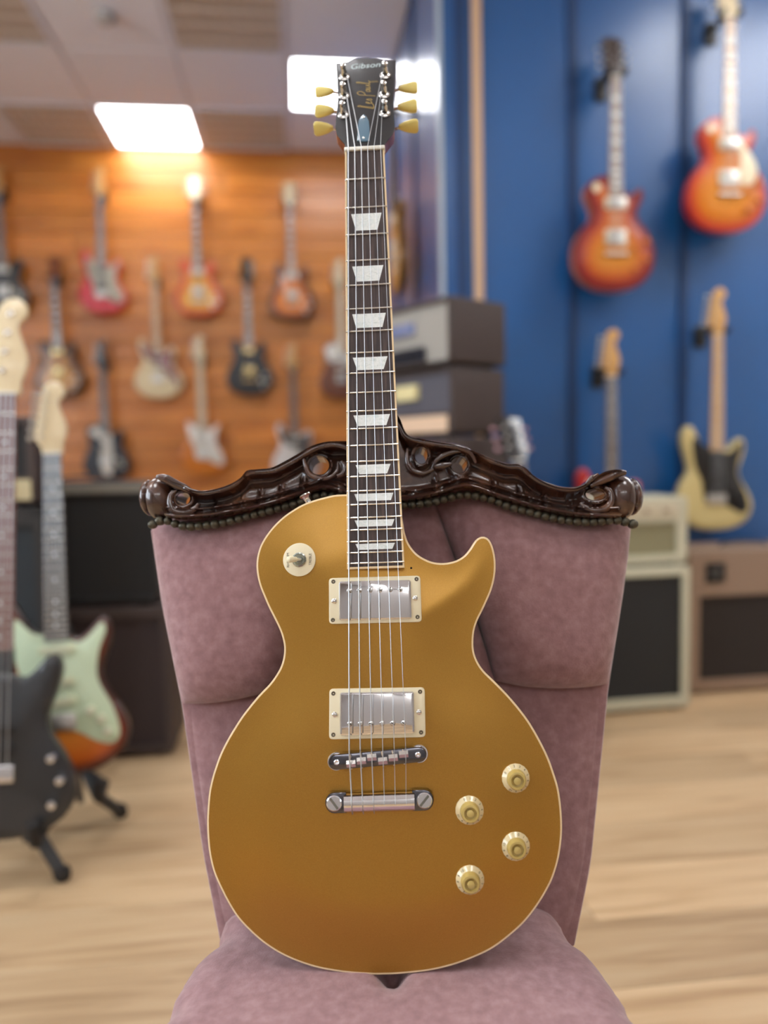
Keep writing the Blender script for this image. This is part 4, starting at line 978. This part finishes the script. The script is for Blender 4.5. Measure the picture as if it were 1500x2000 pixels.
    if kind in ('single', 'dcut'):
        mb = MB(); mb.prism(rrect(88*s_, 13*s_, 6*s_, 5, 0, bry*s_), z1, z1+0.010*sc, 0.001, 0); mb.build('bridge', hw, g)
        mb = MB(); mb.tube([(-0.045*sc, (bry-42)*s_, z1+0.006), (0.045*sc, (bry-42)*s_, z1+0.006)], 0.0075*sc, 12); mb.build('tailpiece', hw, g)
        KP = ((126, bry+10), (80, bry-22), (126, bry-62), (82, bry-96)) if kind == 'single' else ((108, bry-8), (78, bry-48), (122, bry-52), (92, bry-92))
    else:
        mb = MB(); mb.prism(rrect(82*s_, 38*s_, 3*s_, 2, 0, (bry-8)*s_), top, top+0.010*sc, 0.002, 0); mb.build('bridge', hw, g)
        KP = ((74, bry+12), (98, bry-10), (112, bry-40)) if kind != 'bass' else ((120, bry+22), (140, bry-28), (124, bry-80))
    for x, y in KP:
        mb = MB(); mb.lathe([(0.0125*sc, z1-0.002), (0.0122*sc, z1+0.004), (0.009*sc, z1+0.015), (0.006*sc, z1+0.0155)], (x*s_, y*s_, 0), n=18); mb.build('knob', knobm, g)
    if kind == 'single':
        mb = MB(); mb.lathe([(0.017, top-0.004), (0.017, top-0.002)], (-0.076*sc, 0.40*sc, 0), n=24); mb.build('switch_plate', M_RING, g)
    sm = MB()
    ns = 4 if kind == 'bass' else 6
    for k in range(ns):
        f_ = (k-(ns-1)/2)/((ns-1)/2)
        q = MB(); q.tube([(f_*w0*0.41*s_, (nuty+2)*s_, zf+0.0035), (f_*(25 if ns == 6 else 28)*s_, bry*s_, z1+0.0125*sc)], 0.0006 if ns == 6 else 0.0012, 5, cap=False); q.build('string', M_STRING, g)
    g['nuty'] = nuty*s_; g['zf'] = zf
    return g
def wallM(px, py, ywall, thk=0.06, lean=0.0):
    o = on_y(px, py, ywall-thk); c_, s_ = math.cos(lean), math.sin(lean)
    return frame(o, (c_, 0, -s_), (s_, 0, c_), (0, -1, 0)), o
def hanger(g, label, gap, group):
    """black yoke hanger holding the headstock; built in the guitar's frame, gap = distance from body back to the wall"""
    h = thing('guitar_hanger', label, 'hanger', g.matrix_world.copy(), group); y = g['nuty']+0.022; zf = g['zf']
    mb = MB(); mb.prism(rrect(0.055, 0.09, 0.012, 3, -0.0, y-0.005), -gap+0.001, -gap+0.016, 0.003, 0); mb.build('wall_plate', M_BLACK, h)
    mb = MB(); mb.tube([(0, y, -gap+0.01), (0, y, zf-0.05)], 0.009, 10); mb.build('arm', M_STEELBLK, h)
    for s in (-1, 1):
        mb = MB(); mb.tube([(0, y, zf-0.052), (s*0.02, y-0.004, zf-0.048), (s*0.036, y-0.006, zf-0.030), (s*0.037, y-0.004, zf+0.004), (s*0.037, y+0.004, zf+0.016)], [0.008, 0.009, 0.010, 0.010, 0.008], 10); mb.build('prong', M_RUBBER, h)
    return h
del_keys = []
def hung(label, hlabel, kind, px, py, ywall, group, gap=0.06, lean=0.0, **kw):
    M, o = wallM(px, py, ywall, gap, lean)
    g = make_guitar(label, kind, M, group=group, **kw)
    hanger(g, hlabel, gap, 'hangers on the blue wall' if ywall < 4 else 'hangers on the board wall')
    return g
def solid(name, c, rough=0.3): return mat(name, c, rough, coat=0.35)
YW = YB-0.016
BOARD = 'guitars on the board wall'
black_f = solid('black_finish', srgb(30, 30, 31)); red_f = solid('red_finish', srgb(206, 34, 48)); cream_f = solid('cream_finish', srgb(224, 204, 160)); white_f = solid('white_finish', srgb(216, 208, 200))
cherry_b = burst_mat('cherry_burst', [(0.0, srgb(190, 36, 30)), (0.25, srgb(206, 84, 26)), (0.55, srgb(222, 150, 44)), (1, srgb(226, 168, 62))])
brown_b = burst_mat('tobacco_burst', [(0.0, srgb(62, 30, 18)), (0.28, srgb(96, 44, 20)), (0.5, srgb(206, 108, 28)), (1, srgb(222, 130, 40))])
amber_b = burst_mat('amber_burst', [(0.0, srgb(40, 26, 20)), (0.3, srgb(90, 54, 20)), (0.5, srgb(190, 124, 40)), (1, srgb(206, 146, 60))])
amber_f = solid('amber_finish', srgb(204, 116, 24)); navy_f = solid('navy_black_finish', srgb(22, 26, 36)); brown_f = solid('brown_finish', srgb(112, 62, 40))
tort = noise_mat('red_tortoise', [(0.35, srgb(88, 18, 26)), (0.65, srgb(136, 40, 40))], nscale=40, rough=0.3, coat=0.6)
darktort = noise_mat('dark_tortoise', [(0.35, srgb(34, 26, 20)), (0.65, srgb(70, 54, 40))], nscale=40, rough=0.3, coat=0.6)
BLKG = mat('black_pickguard', srgb(26, 25, 24), 0.35, coat=0.3)
MINT = mat('mint_pickguard', srgb(196, 214, 182), 0.45, coat=0.2)
hung('black solid body guitar hung highest at the left end of the board wall', 'hanger of the black guitar at the left end of the boards', 'strat', 14, 614, YW, BOARD, finish=black_f, boardm=M_ROSE, guard=(GUARD, BLKG), pk='hum')
hung('bright red guitar with grey pickguard hung on the board wall', 'hanger of the bright red guitar on the boards', 'strat', 204, 614, YW, BOARD, finish=red_f, guard=(GUARD, mat('grey_pickguard', srgb(176, 170, 150), 0.35)), pkm=mat('grey_pickup', srgb(120, 112, 104), 0.4), lean=0.02)
hung('cherry sunburst double cutaway guitar hung below the glowing ceiling panel', 'hanger of the cherry sunburst double cutaway guitar', 'dcut', 391, 620, YW, BOARD, finish=cherry_b, side=solid('cherry_side', srgb(160, 30, 30)), neckm=M_PALEMAPLE, pk='hum')
hung('dark brown sunburst guitar with orange middle and two horns on boards', 'hanger of the dark brown sunburst guitar on boards', 'dcut', 572, 627, YW, BOARD, finish=brown_b, side=solid('dark_brown_side', srgb(58, 32, 22)), neckm=M_PALEMAPLE, boardm=mat('greyed_rosewood', srgb(150, 108, 84), 0.5), pk='hum')
hung('amber guitar with black edged horns hung below the red guitar', 'hanger of the amber guitar with black horns', 'dcut', 121, 777, YW, BOARD, finish=amber_b, side=black_f, pk='black', headm=M_MAHOG, hw=GOLDH)
hung('cream offset body guitar with dark red tortoise pickguard on boards', 'hanger of the cream guitar with red pickguard', 'offset', 313, 778, YW, BOARD, finish=cream_f, guard=(OGUARD, tort), boardm=M_MAPLE, neckm=M_MAPLE)
hung('black double cutaway guitar with gold hardware hung on the board wall', 'hanger of the black guitar with gold hardware', 'dcut', 490, 773, YW, BOARD, finish=black_f, hw=GOLDH, pk='black', neckm=M_MAPLE, headm=M_BLACKGLOSS)
hung('brown guitar with pale pickguard half hidden behind the gold guitar neck', 'hanger of the brown guitar behind the gold guitar neck', 'tele', 668, 778, YW, BOARD, finish=brown_f, guard=(TGUARD, WHITEP), neckm=M_PALEMAPLE, boardm=M_PALEMAPLE)
hung('dark navy guitar with white pickguard hung low above the black cabinet', 'hanger of the dark navy guitar', 'tele', 213, 938, YW, BOARD, finish=navy_f, guard=([(-20, 330), (-60, 372), (-105, 340), (-60, 300), (-16, 262), (-34, 160), (-28, 60), (24, 40), (42, 120), (40, 240), (30, 322)], WHITEP), headm=M_BLACKGLOSS)
hung('amber orange guitar with white pickguard and pale neck hung low', 'hanger of the amber orange guitar with white pickguard', 'strat', 400, 927, YW, BOARD, finish=amber_f, guard=(GUARD, WHITEP), boardm=M_PALEMAPLE, neckm=M_PALEMAPLE)
hung('white offset guitar with dark tortoise pickguard just above the carved crest', 'hanger of the white guitar above the carved crest', 'offset', 578, 938, YW, BOARD, finish=white_f, guard=(OGUARD, darktort))
BLUEG = 'guitars on the blue wall'
cherry_l = burst_mat('cherry_sunburst_top', [(0.0, srgb(92, 8, 14)), (0.25, srgb(138, 18, 22)), (0.55, srgb(190, 92, 30)), (1, srgb(202, 128, 42))])
orange_l = burst_mat('faded_orange_burst', [(0.0, srgb(166, 26, 16)), (0.2, srgb(190, 60, 14)), (0.48, srgb(204, 112, 10)), (1, srgb(208, 128, 12))])
PGUARD = [(32, 352), (54, 346), (116, 262), (108, 196), (64, 182), (50, 220), (48, 300)]
hung('dark cherry sunburst single cutaway guitar on the blue wall', 'hanger of the dark cherry guitar on the blue wall', 'single', 1191, 574, YBLUE, BLUEG, gap=0.10, finish=cherry_l, side=solid('cherry_wood_side', srgb(176, 100, 60)), pk='hum', boardm=mat('sheened_rosewood', srgb(150, 128, 110), 0.35), headm=mat('brown_black_head', srgb(70, 60, 56), 0.3), knobm=mat('amber_knob', srgb(206, 120, 60), 0.25, coat=0.6), neckm=M_MAHOG, sc=0.985)
hung('orange sunburst single cutaway guitar with cream pickguard on the blue wall', 'hanger of the orange sunburst guitar on the blue wall', 'single', 1407, 460, YBLUE, BLUEG, gap=0.10, finish=orange_l, side=solid('cherry_side', srgb(160, 30, 30)), pk='hum', guard=(PGUARD, M_RING), boardm=mat('warm_board', srgb(196, 158, 122), 0.4), headm=M_PALEMAPLE, knobm=mat('amber_knob', None) if 'amber_knob' not in MATS else MATS['amber_knob'], neckm=M_MAHOG, sc=0.985)
hung('red guitar hung behind the crest with orange headstock and dark fingerboard', 'hanger of the red guitar behind the carved crest', 'strat', 1185, 1116, YBLUE, BLUEG, gap=0.10, finish=solid('signal_red_finish', srgb(196, 30, 26)), guard=(GUARD, WHITEP), neckm=M_MAPLE, boardm=mat('brown_board', srgb(92, 70, 54), 0.5))
hung('cream guitar with black pickguard and maple neck on the blue wall', 'hanger of the cream guitar with black pickguard', 'strat', 1386, 1033, YBLUE, BLUEG, gap=0.10, finish=solid('aged_cream_finish', srgb(206, 186, 126)), guard=(GUARD, BLKG), pkm=M_BLACK, knobm=M_BLACK, neckm=M_MAPLE, boardm=M_MAPLE)
# one on the side wall of the recess, seen nearly edge on
M = frame((XBLUE-0.065, 3.72, 1.70), (0, -1, 0), (0, 0, 1), (-1, 0, 0))
g = make_guitar('yellow guitar hung on the recess side wall beside the neck of the gold guitar', 'single', M, finish=burst_mat('honey_burst', [(0, srgb(120, 74, 24)), (0.3, srgb(206, 150, 60)), (1, srgb(220, 170, 80))]), side=solid('honey_side', srgb(120, 84, 40)), pk='hum', group='guitars on the recess wall')
hanger(g, 'hanger on the recess side wall near the gold guitar headstock', 0.06, 'hangers on the recess wall')

# ================================================================ amplifiers
def loop_rect(x0, x1, z0, z1, r, n=4): return rrect(x1-x0, z1-z0, r, n, (x0+x1)/2, (z0+z1)/2)
def amp(label, cat, M, w, d, h, cab, open_, grille, panel=None, panelm=None, knobs=0, handle=None, plate=None, corners=True, feet=True, name='amplifier', group=None, knobm=None, side_handle=False, r=0.012):
    """cabinet with a recessed grille; local x right, y into the cabinet, z up; front at y = 0"""
    g = thing(name, label, cat, M, group); f0 = 0.012 if feet else 0.0
    x0, x1, z0, z1 = open_; n = 4
    O_ = loop_rect(-w/2, w/2, f0, h, r, n); O2 = inset(O_, 0.004); I_ = loop_rect(x0, x1, z0, z1, 0.006, n); m = len(O_)
    V = []; 
    for L, y in ((I_, 0.014), (I_, 0.0), (O2, 0.0), (O_, 0.004), (O_, d-0.004), (O2, d)): V += [(p[0], y, p[1]) for p in L]
    fs = [(k*m+i, k*m+(i+1) % m, (k+1)*m+(i+1) % m, (k+1)*m+i) for k in range(5) for i in range(m)]+[tuple(5*m+i for i in range(m))]
    mb = MB(); mb.add(V, fs); mb.build('cabinet', cab, g, smooth=30)
    mb = MB(); mb.add([(p[0], 0.012, p[1]) for p in loop_rect(x0-0.004, x1+0.004, z0-0.004, z1+0.004, 0.006, n)]+[(p[0], 0.02, p[1]) for p in loop_rect(x0-0.004, x1+0.004, z0-0.004, z1+0.004, 0.006, n)], [tuple(range(m)), tuple(m+i for i in range(m))]+[(i, (i+1) % m, m+(i+1) % m, m+i) for i in range(m)])
    mb.build('grille_cloth', grille, g, smooth=0)
    if panel:
        a, b, c_, e = panel; mb = MB(lambda p, q, s: (p, -s, q)); mb.prism(loop_rect(a, b, c_, e, 0.003, 2), -0.002, 0.004, 0.001, 0); pn = mb.build('control_panel', panelm, g, smooth=0)
        for k in range(knobs):
            mb = MB(); x = a+(b-a)*(k+0.7)/(knobs+0.4); mb.lathe([(0.010, 0), (0.010, 0.006), (0.007, 0.016), (0.004, 0.017)], (x, -0.004, (c_+e)/2), (0, -1, 0), n=14); mb.build('knob', knobm or M_BLACK, pn)
    if plate:
        for (a, b, c_, e, pm) in plate:
            mb = MB(lambda p, q, s: (p, -s, q)); mb.prism(loop_rect(a, b, c_, e, 0.004, 2), -0.016, 0.003, 0.001, 0); mb.build('name_plate', pm, g, smooth=0)
    if handle:
        mb = MB(); L = w*0.16; mb.tube(catmull([(-L, d/2, h-0.002), (-L*0.85, d/2, h+0.012), (0, d/2, h+0.016), (L*0.85, d/2, h+0.012), (L, d/2, h-0.002)], 4, False), 0.010, 8, flat=0.5); mb.build('handle', M_BLACK, g)
    if corners:
        for sx in (-1, 1):
            for zz in (f0+0.012, h-0.012):
                for yy in (0.012, d-0.012):
                    mb = MB(); mb.box((sx*(w/2-0.0125), yy, zz), (0.0275, 0.0275, 0.0275)); mb.build('corner_protector', M_BLACK, g, smooth=0)
    if feet:
        for sx in (-1, 1):
            for yy in (0.04, d-0.04):
                mb = MB(); mb.lathe([(0.014, 0), (0.018, 0.012), (0.018, 0.014)], (sx*(w/2-0.05), yy, 0), n=12); mb.build('foot', M_RUBBER, g)
    return g
def Mz(x, y, z, th=0.0):
    c_, s_ = math.cos(th), math.sin(th); return frame((x, y, z), (c_, s_, 0), (-s_, c_, 0), (0, 0, 1))
tolex_black = noise_mat('black_tolex', [(0.4, srgb(30, 29, 29)), (0.6, srgb(44, 42, 41))], nscale=220, rough=0.6, bump=0.4, bump_dist=0.001)
tolex_brown = noise_mat('dark_brown_tolex', [(0.4, srgb(54, 43, 40)), (0.6, srgb(70, 57, 52))], nscale=220, rough=0.6, bump=0.4, bump_dist=0.001)
tolex_cream = noise_mat('cream_green_tolex', [(0.4, srgb(186, 182, 156)), (0.6, srgb(200, 196, 172))], nscale=220, rough=0.6, bump=0.3, bump_dist=0.001)
tolex_tan = noise_mat('tan_tolex', [(0.4, srgb(136, 112, 94)), (0.6, srgb(152, 128, 108))], nscale=220, rough=0.6, bump=0.3, bump_dist=0.001)
gr_black = noise_mat('black_grille_cloth', [(0.4, srgb(28, 28, 28)), (0.6, srgb(40, 40, 40))], nscale=500, rough=0.8)
gr_olive = noise_mat('olive_grille_cloth', [(0.4, srgb(128, 122, 94)), (0.6, srgb(146, 140, 108))], nscale=500, rough=0.8)
gr_brown = noise_mat('dark_brown_grille', [(0.4, srgb(34, 28, 25)), (0.6, srgb(46, 38, 34))], nscale=500, rough=0.8)
gr_wine = noise_mat('wine_brown_grille', [(0.4, srgb(48, 38, 38)), (0.6, srgb(60, 48, 47))], nscale=500, rough=0.8)
gr_grey = noise_mat('silver_grey_grille', [(0.4, srgb(150, 146, 138)), (0.6, srgb(168, 162, 152))], nscale=400, rough=0.6)
gr_slate = noise_mat('slate_grille', [(0.4, srgb(76, 75, 84)), (0.6, srgb(90, 88, 96))], nscale=400, rough=0.7)
gr_teal = noise_mat('blue_black_grille', [(0.4, srgb(28, 36, 42)), (0.6, srgb(38, 46, 52))], nscale=400, rough=0.7)
panel_cream = mat('cream_panel', srgb(226, 196, 166), 0.4); plate_highlight = mat('bluish_highlight_plate', srgb(150, 162, 206), 0.2, metal=0.5); plate_yellow = mat('pale_yellow_plate', srgb(226, 214, 160), 0.4)  # the bluish plate stands in for a highlight on the top head
panel_dark = mat('dark_steel_panel', srgb(52, 54, 66), 0.3, metal=0.5)
# right of the chair
p = on_z(1268, 1392, 0); wC = 0.52
amp('black grilled speaker cabinet with pale green edging on the floor right of chair', 'speaker cabinet', Mz(1.105, 2.535, 0, 0.05), wC, 0.28, 0.515, tolex_cream, (-wC/2+0.03, wC/2-0.03, 0.05, 0.485), gr_black, name='speaker_cabinet', corners=False)
amp('small cream combo amplifier standing on the pale edged speaker cabinet', 'amplifier', Mz(1.13, 2.56, 0.515, 0.05), 0.47, 0.22, 0.245, tolex_cream, (-0.195, 0.195, 0.042, 0.155), gr_olive, panel=(-0.2, 0.2, 0.175, 0.225), panelm=mat('ivory_panel', srgb(200, 190, 164), 0.4), knobs=5, handle=True, corners=False, knobm=mat('beige_knob', srgb(168, 150, 128), 0.4))
p = on_z(1400, 1357, 0)
amp('tan amplifier with dark grille and black badge right of the cream one', 'amplifier', Mz(1.735, 2.70, 0, 0.02), 0.60, 0.26, 0.545, tolex_tan, (-0.255, 0.27, 0.055, 0.375), gr_brown, plate=[(-0.235, -0.155, 0.425, 0.50, M_BLACK), (-0.215, -0.178, 0.445, 0.48, mat('badge_silver', srgb(170, 170, 170), 0.3, metal=0.6))], handle=True, corners=False, name='amplifier')
# stack in the corner: two heads on a tall cabinet, turned towards the left
cx_, cz_ = (885-750)/FPX*2.55, 2.55
near = C+(F*2.55+RT*cx_); near = np.array([near[0], near[1]])
dl = R0[:2]*(-0.20)+HD[:2]*0.25; dl /= np.linalg.norm(dl)     # along the front, away from the near corner
fx = -dl; th = math.atan2(fx[1], fx[0])
def stackM(w, z, off=0.0): c_ = near+dl*(w/2)+off*np.array([-math.sin(th), math.cos(th)]); return Mz(c_[0], c_[1], z, th)
zt1 = on_plane(885, 716, F, C+F*2.55)[2]; zt2 = on_plane(885, 853, F, C+F*2.55)[2]; ztop = on_plane(885, 581, F, C+F*2.55)[2]
h1, h2 = ztop-zt1, zt1-zt2
amp('tall black speaker cabinet under the two stacked amplifier heads by the corner', 'speaker cabinet', stackM(0.50, 0), 0.50, 0.28, zt2-0.0, tolex_brown, (-0.22, 0.22, 0.05, zt2-0.05), gr_slate, name='speaker_cabinet', corners=False)
amp('dark slate amplifier head with pale yellow badge, lower of the stacked heads', 'amplifier', stackM(0.47, zt2, 0.01), 0.47, 0.245, h2, tolex_brown, (-0.215, 0.215, h2*0.36, h2-0.014), gr_slate, panel=(-0.205, 0.205, h2*0.08, h2*0.32), panelm=panel_cream, knobs=0, plate=[(-0.07, 0.05, h2*0.58, h2*0.80, plate_yellow)], handle=False, name='amplifier', corners=False, group='stacked amplifier heads')
amp('grey fronted amplifier head with bluish highlight plate, top of the stacked heads', 'amplifier', stackM(0.50, zt1), 0.50, 0.265, h1, tolex_brown, (-0.235, 0.235, h1*0.10, h1-0.016), gr_grey, panel=(-0.18, 0.12, h1*0.12, h1*0.34), panelm=panel_dark, knobs=6, plate=[(-0.08, 0.06, h1*0.55, h1*0.72, plate_highlight)], handle=False, name='amplifier', corners=False, group='stacked amplifier heads')
# left of the chair
amp('dark brown combo amplifier on the floor between chair and sunburst guitar', 'amplifier', Mz(-0.66, 2.40, 0, 0.0), 0.50, 0.26, 0.475, tolex_brown, (-0.225, 0.225, 0.04, 0.44), gr_wine, name='amplifier', corners=False)
amp('black speaker cabinet with grey top panel standing on the brown amplifier', 'speaker cabinet', Mz(-0.675, 2.42, 0.475, 0.0), 0.47, 0.24, 0.385, tolex_black, (-0.22, 0.22, 0.03, 0.345), gr_black, name='speaker_cabinet', panel=(-0.225, 0.225, 0.352, 0.38), panelm=mat('grey_panel', srgb(126, 122, 112), 0.5), handle=True, corners=False)
amp('blue black speaker cabinet behind the necks of the two standing guitars', 'speaker cabinet', Mz(-0.985, 2.20, 0, 0.0), 0.56, 0.17, 0.80, tolex_black, (-0.255, 0.255, 0.05, 0.75), gr_teal, name='speaker_cabinet')
amp('dark combo amplifier with cream control panel on the blue black cabinet', 'amplifier', Mz(-0.99, 2.205, 0.80, 0.0), 0.55, 0.165, 0.25, tolex_brown, (-0.25, 0.25, 0.088, 0.232), gr_black, panel=(-0.26, 0.26, 0.022, 0.078), panelm=mat('aged_cream_panel', srgb(196, 184, 146), 0.4), knobs=6, corners=False)

# ================================================================ guitars on stands
def stand(label, base, th, h, fw=0.17, group='guitar stands', foot_y=-0.16):
    """folding A stand: two front legs, one rear leg, two padded cradle arms; local x right, y away from viewer"""
    g = thing('guitar_stand', label, 'guitar stand', Mz(base[0], base[1], 0, th), group)
    mb = MB(); mb.tube([(0, 0.06, 0.10), (0, 0.10, h)], 0.011, 10); mb.box((0, 0.07, 0.16), (0.05, 0.05, 0.07)); mb.build('post', M_STEELBLK, g)
    for s in (-1, 1):
        mb = MB(); mb.tube([(s*0.02, 0.06, 0.17), (s*fw*0.6, -0.02, 0.10), (s*fw, foot_y, 0.018)], 0.014, 10); lg = mb.build('leg', M_STEELBLK, g)
        mb = MB(); mb.tube([(s*fw*0.955, foot_y*0.88, 0.030), (s*fw, foot_y, 0.020), (s*fw*1.012, foot_y-0.008, 0.018)], [0.018, 0.019, 0.017], 12); mb.build('rubber_foot', M_RUBBER, lg)
        mb = MB(); mb.tube([(s*0.02, 0.05, 0.15), (s*0.075, 0.01, 0.125), (s*0.085, -0.075, 0.118)], 0.008, 8); ar = mb.build('cradle_arm', M_STEELBLK, g)
        mb = MB(); mb.tube([(s*0.085, -0.0, 0.120), (s*0.085, -0.085, 0.118), (s*0.085, -0.098, 0.135), (s*0.085, -0.10, 0.165)], 0.013, 10); mb.build('cradle_pad', M_RUBBER, ar)
    mb = MB(); mb.tube([(0, 0.08, 0.2), (0, 0.15, 0.016)], 0.010, 10); mb.build('rear_leg', M_STEELBLK, g)
    return g
def leanM(px, py, y0, lean, roll, yaw):
    """guitar standing with its bottom at that pixel at room depth y0, leaning back, tilted sideways"""
    o = on_y(px, py, y0); Rm = Matrix.Rotation(yaw, 4, 'Z') @ Matrix.Rotation(-lean, 4, 'X') @ Matrix.Rotation(roll, 4, 'Y')
    A = Matrix(((1, 0, 0, 0), (0, 0, -1, 0), (0, 1, 0, 0), (0, 0, 0, 1)))
    return Matrix.Translation(Vector(o)) @ Rm @ A
three_b = burst_mat('three_tone_burst', [(0.0, srgb(40, 20, 16)), (0.15, srgb(110, 40, 18)), (0.35, srgb(188, 92, 28)), (1, srgb(208, 128, 48))])
M1 = leanM(124, 1510, 1.90, 0.20, -0.012, 0.10)
make_guitar('sunburst guitar with mint green pickguard standing behind the black bass', 'strat', M1, finish=three_b, side=solid('three_tone_side', srgb(52, 26, 18)), guard=(GUARD, MINT), neckm=M_MAPLE, boardm=mat('grey_rosewood', srgb(74, 68, 64), 0.4), headm=M_PALEMAPLE, pkm=mat('aged_pickup', srgb(206, 210, 176), 0.4), knobm=mat('aged_knob', srgb(206, 206, 178), 0.4), frets='each', group='guitars on floor stands')
stand('black folding stand under the sunburst guitar with mint pickguard', (M1.translation.x, M1.translation.y+0.03), 0.10, 0.5, fw=0.115, foot_y=0.05)
M2 = leanM(0, 1632, 1.70, 0.17, 0.03, 0.06)
make_guitar('black bass guitar with pale maple headstock standing at the left picture edge', 'bass', M2, finish=solid('bass_black_finish', srgb(38, 39, 41), 0.4), guard=(GUARD, mat('matte_black_guard', srgb(40, 41, 43), 0.5)), neckm=M_MAPLE, boardm=mat('red_rosewood', srgb(124, 84, 78), 0.45), headm=M_PALEMAPLE, pkm=M_BLACK, knobm=M_CHROME, hw=M_CHROME, frets='each', group='guitars on floor stands', name='bass_guitar', sc=0.95)
stand('black folding stand under the black bass guitar', (M2.translation.x, M2.translation.y+0.03), 0.06, 0.5, fw=0.125, foot_y=-0.04)
# a guitar standing behind the chair, only its headstock shows over the crest
o = Vector(on_y(1012, 901, 2.45)); _R = (Matrix.Rotation(0.12, 4, 'Z') @ Matrix.Rotation(-0.30, 4, 'X') @ Matrix(((1, 0, 0, 0), (0, 0, -1, 0), (0, 1, 0, 0), (0, 0, 0, 1))))
M3 = Matrix.Translation(o-(_R @ Vector((0, 0.806*1.02, 0.05)))) @ _R
make_guitar('guitar behind the chair, only its black headstock with chrome tuners showing', 'single', M3, finish=solid('hidden_dark_finish', srgb(60, 24, 22)), pk='hum', headm=M_BLACKGLOSS, neckm=M_MAHOG, buttons=mat('pinkish_button', srgb(196, 150, 160), 0.3), group='guitars on floor stands')
stand('black folding stand hidden behind the chair under the headstock guitar', (M3.translation.x, M3.translation.y+0.03), 0.0, 0.45, foot_y=0.02)
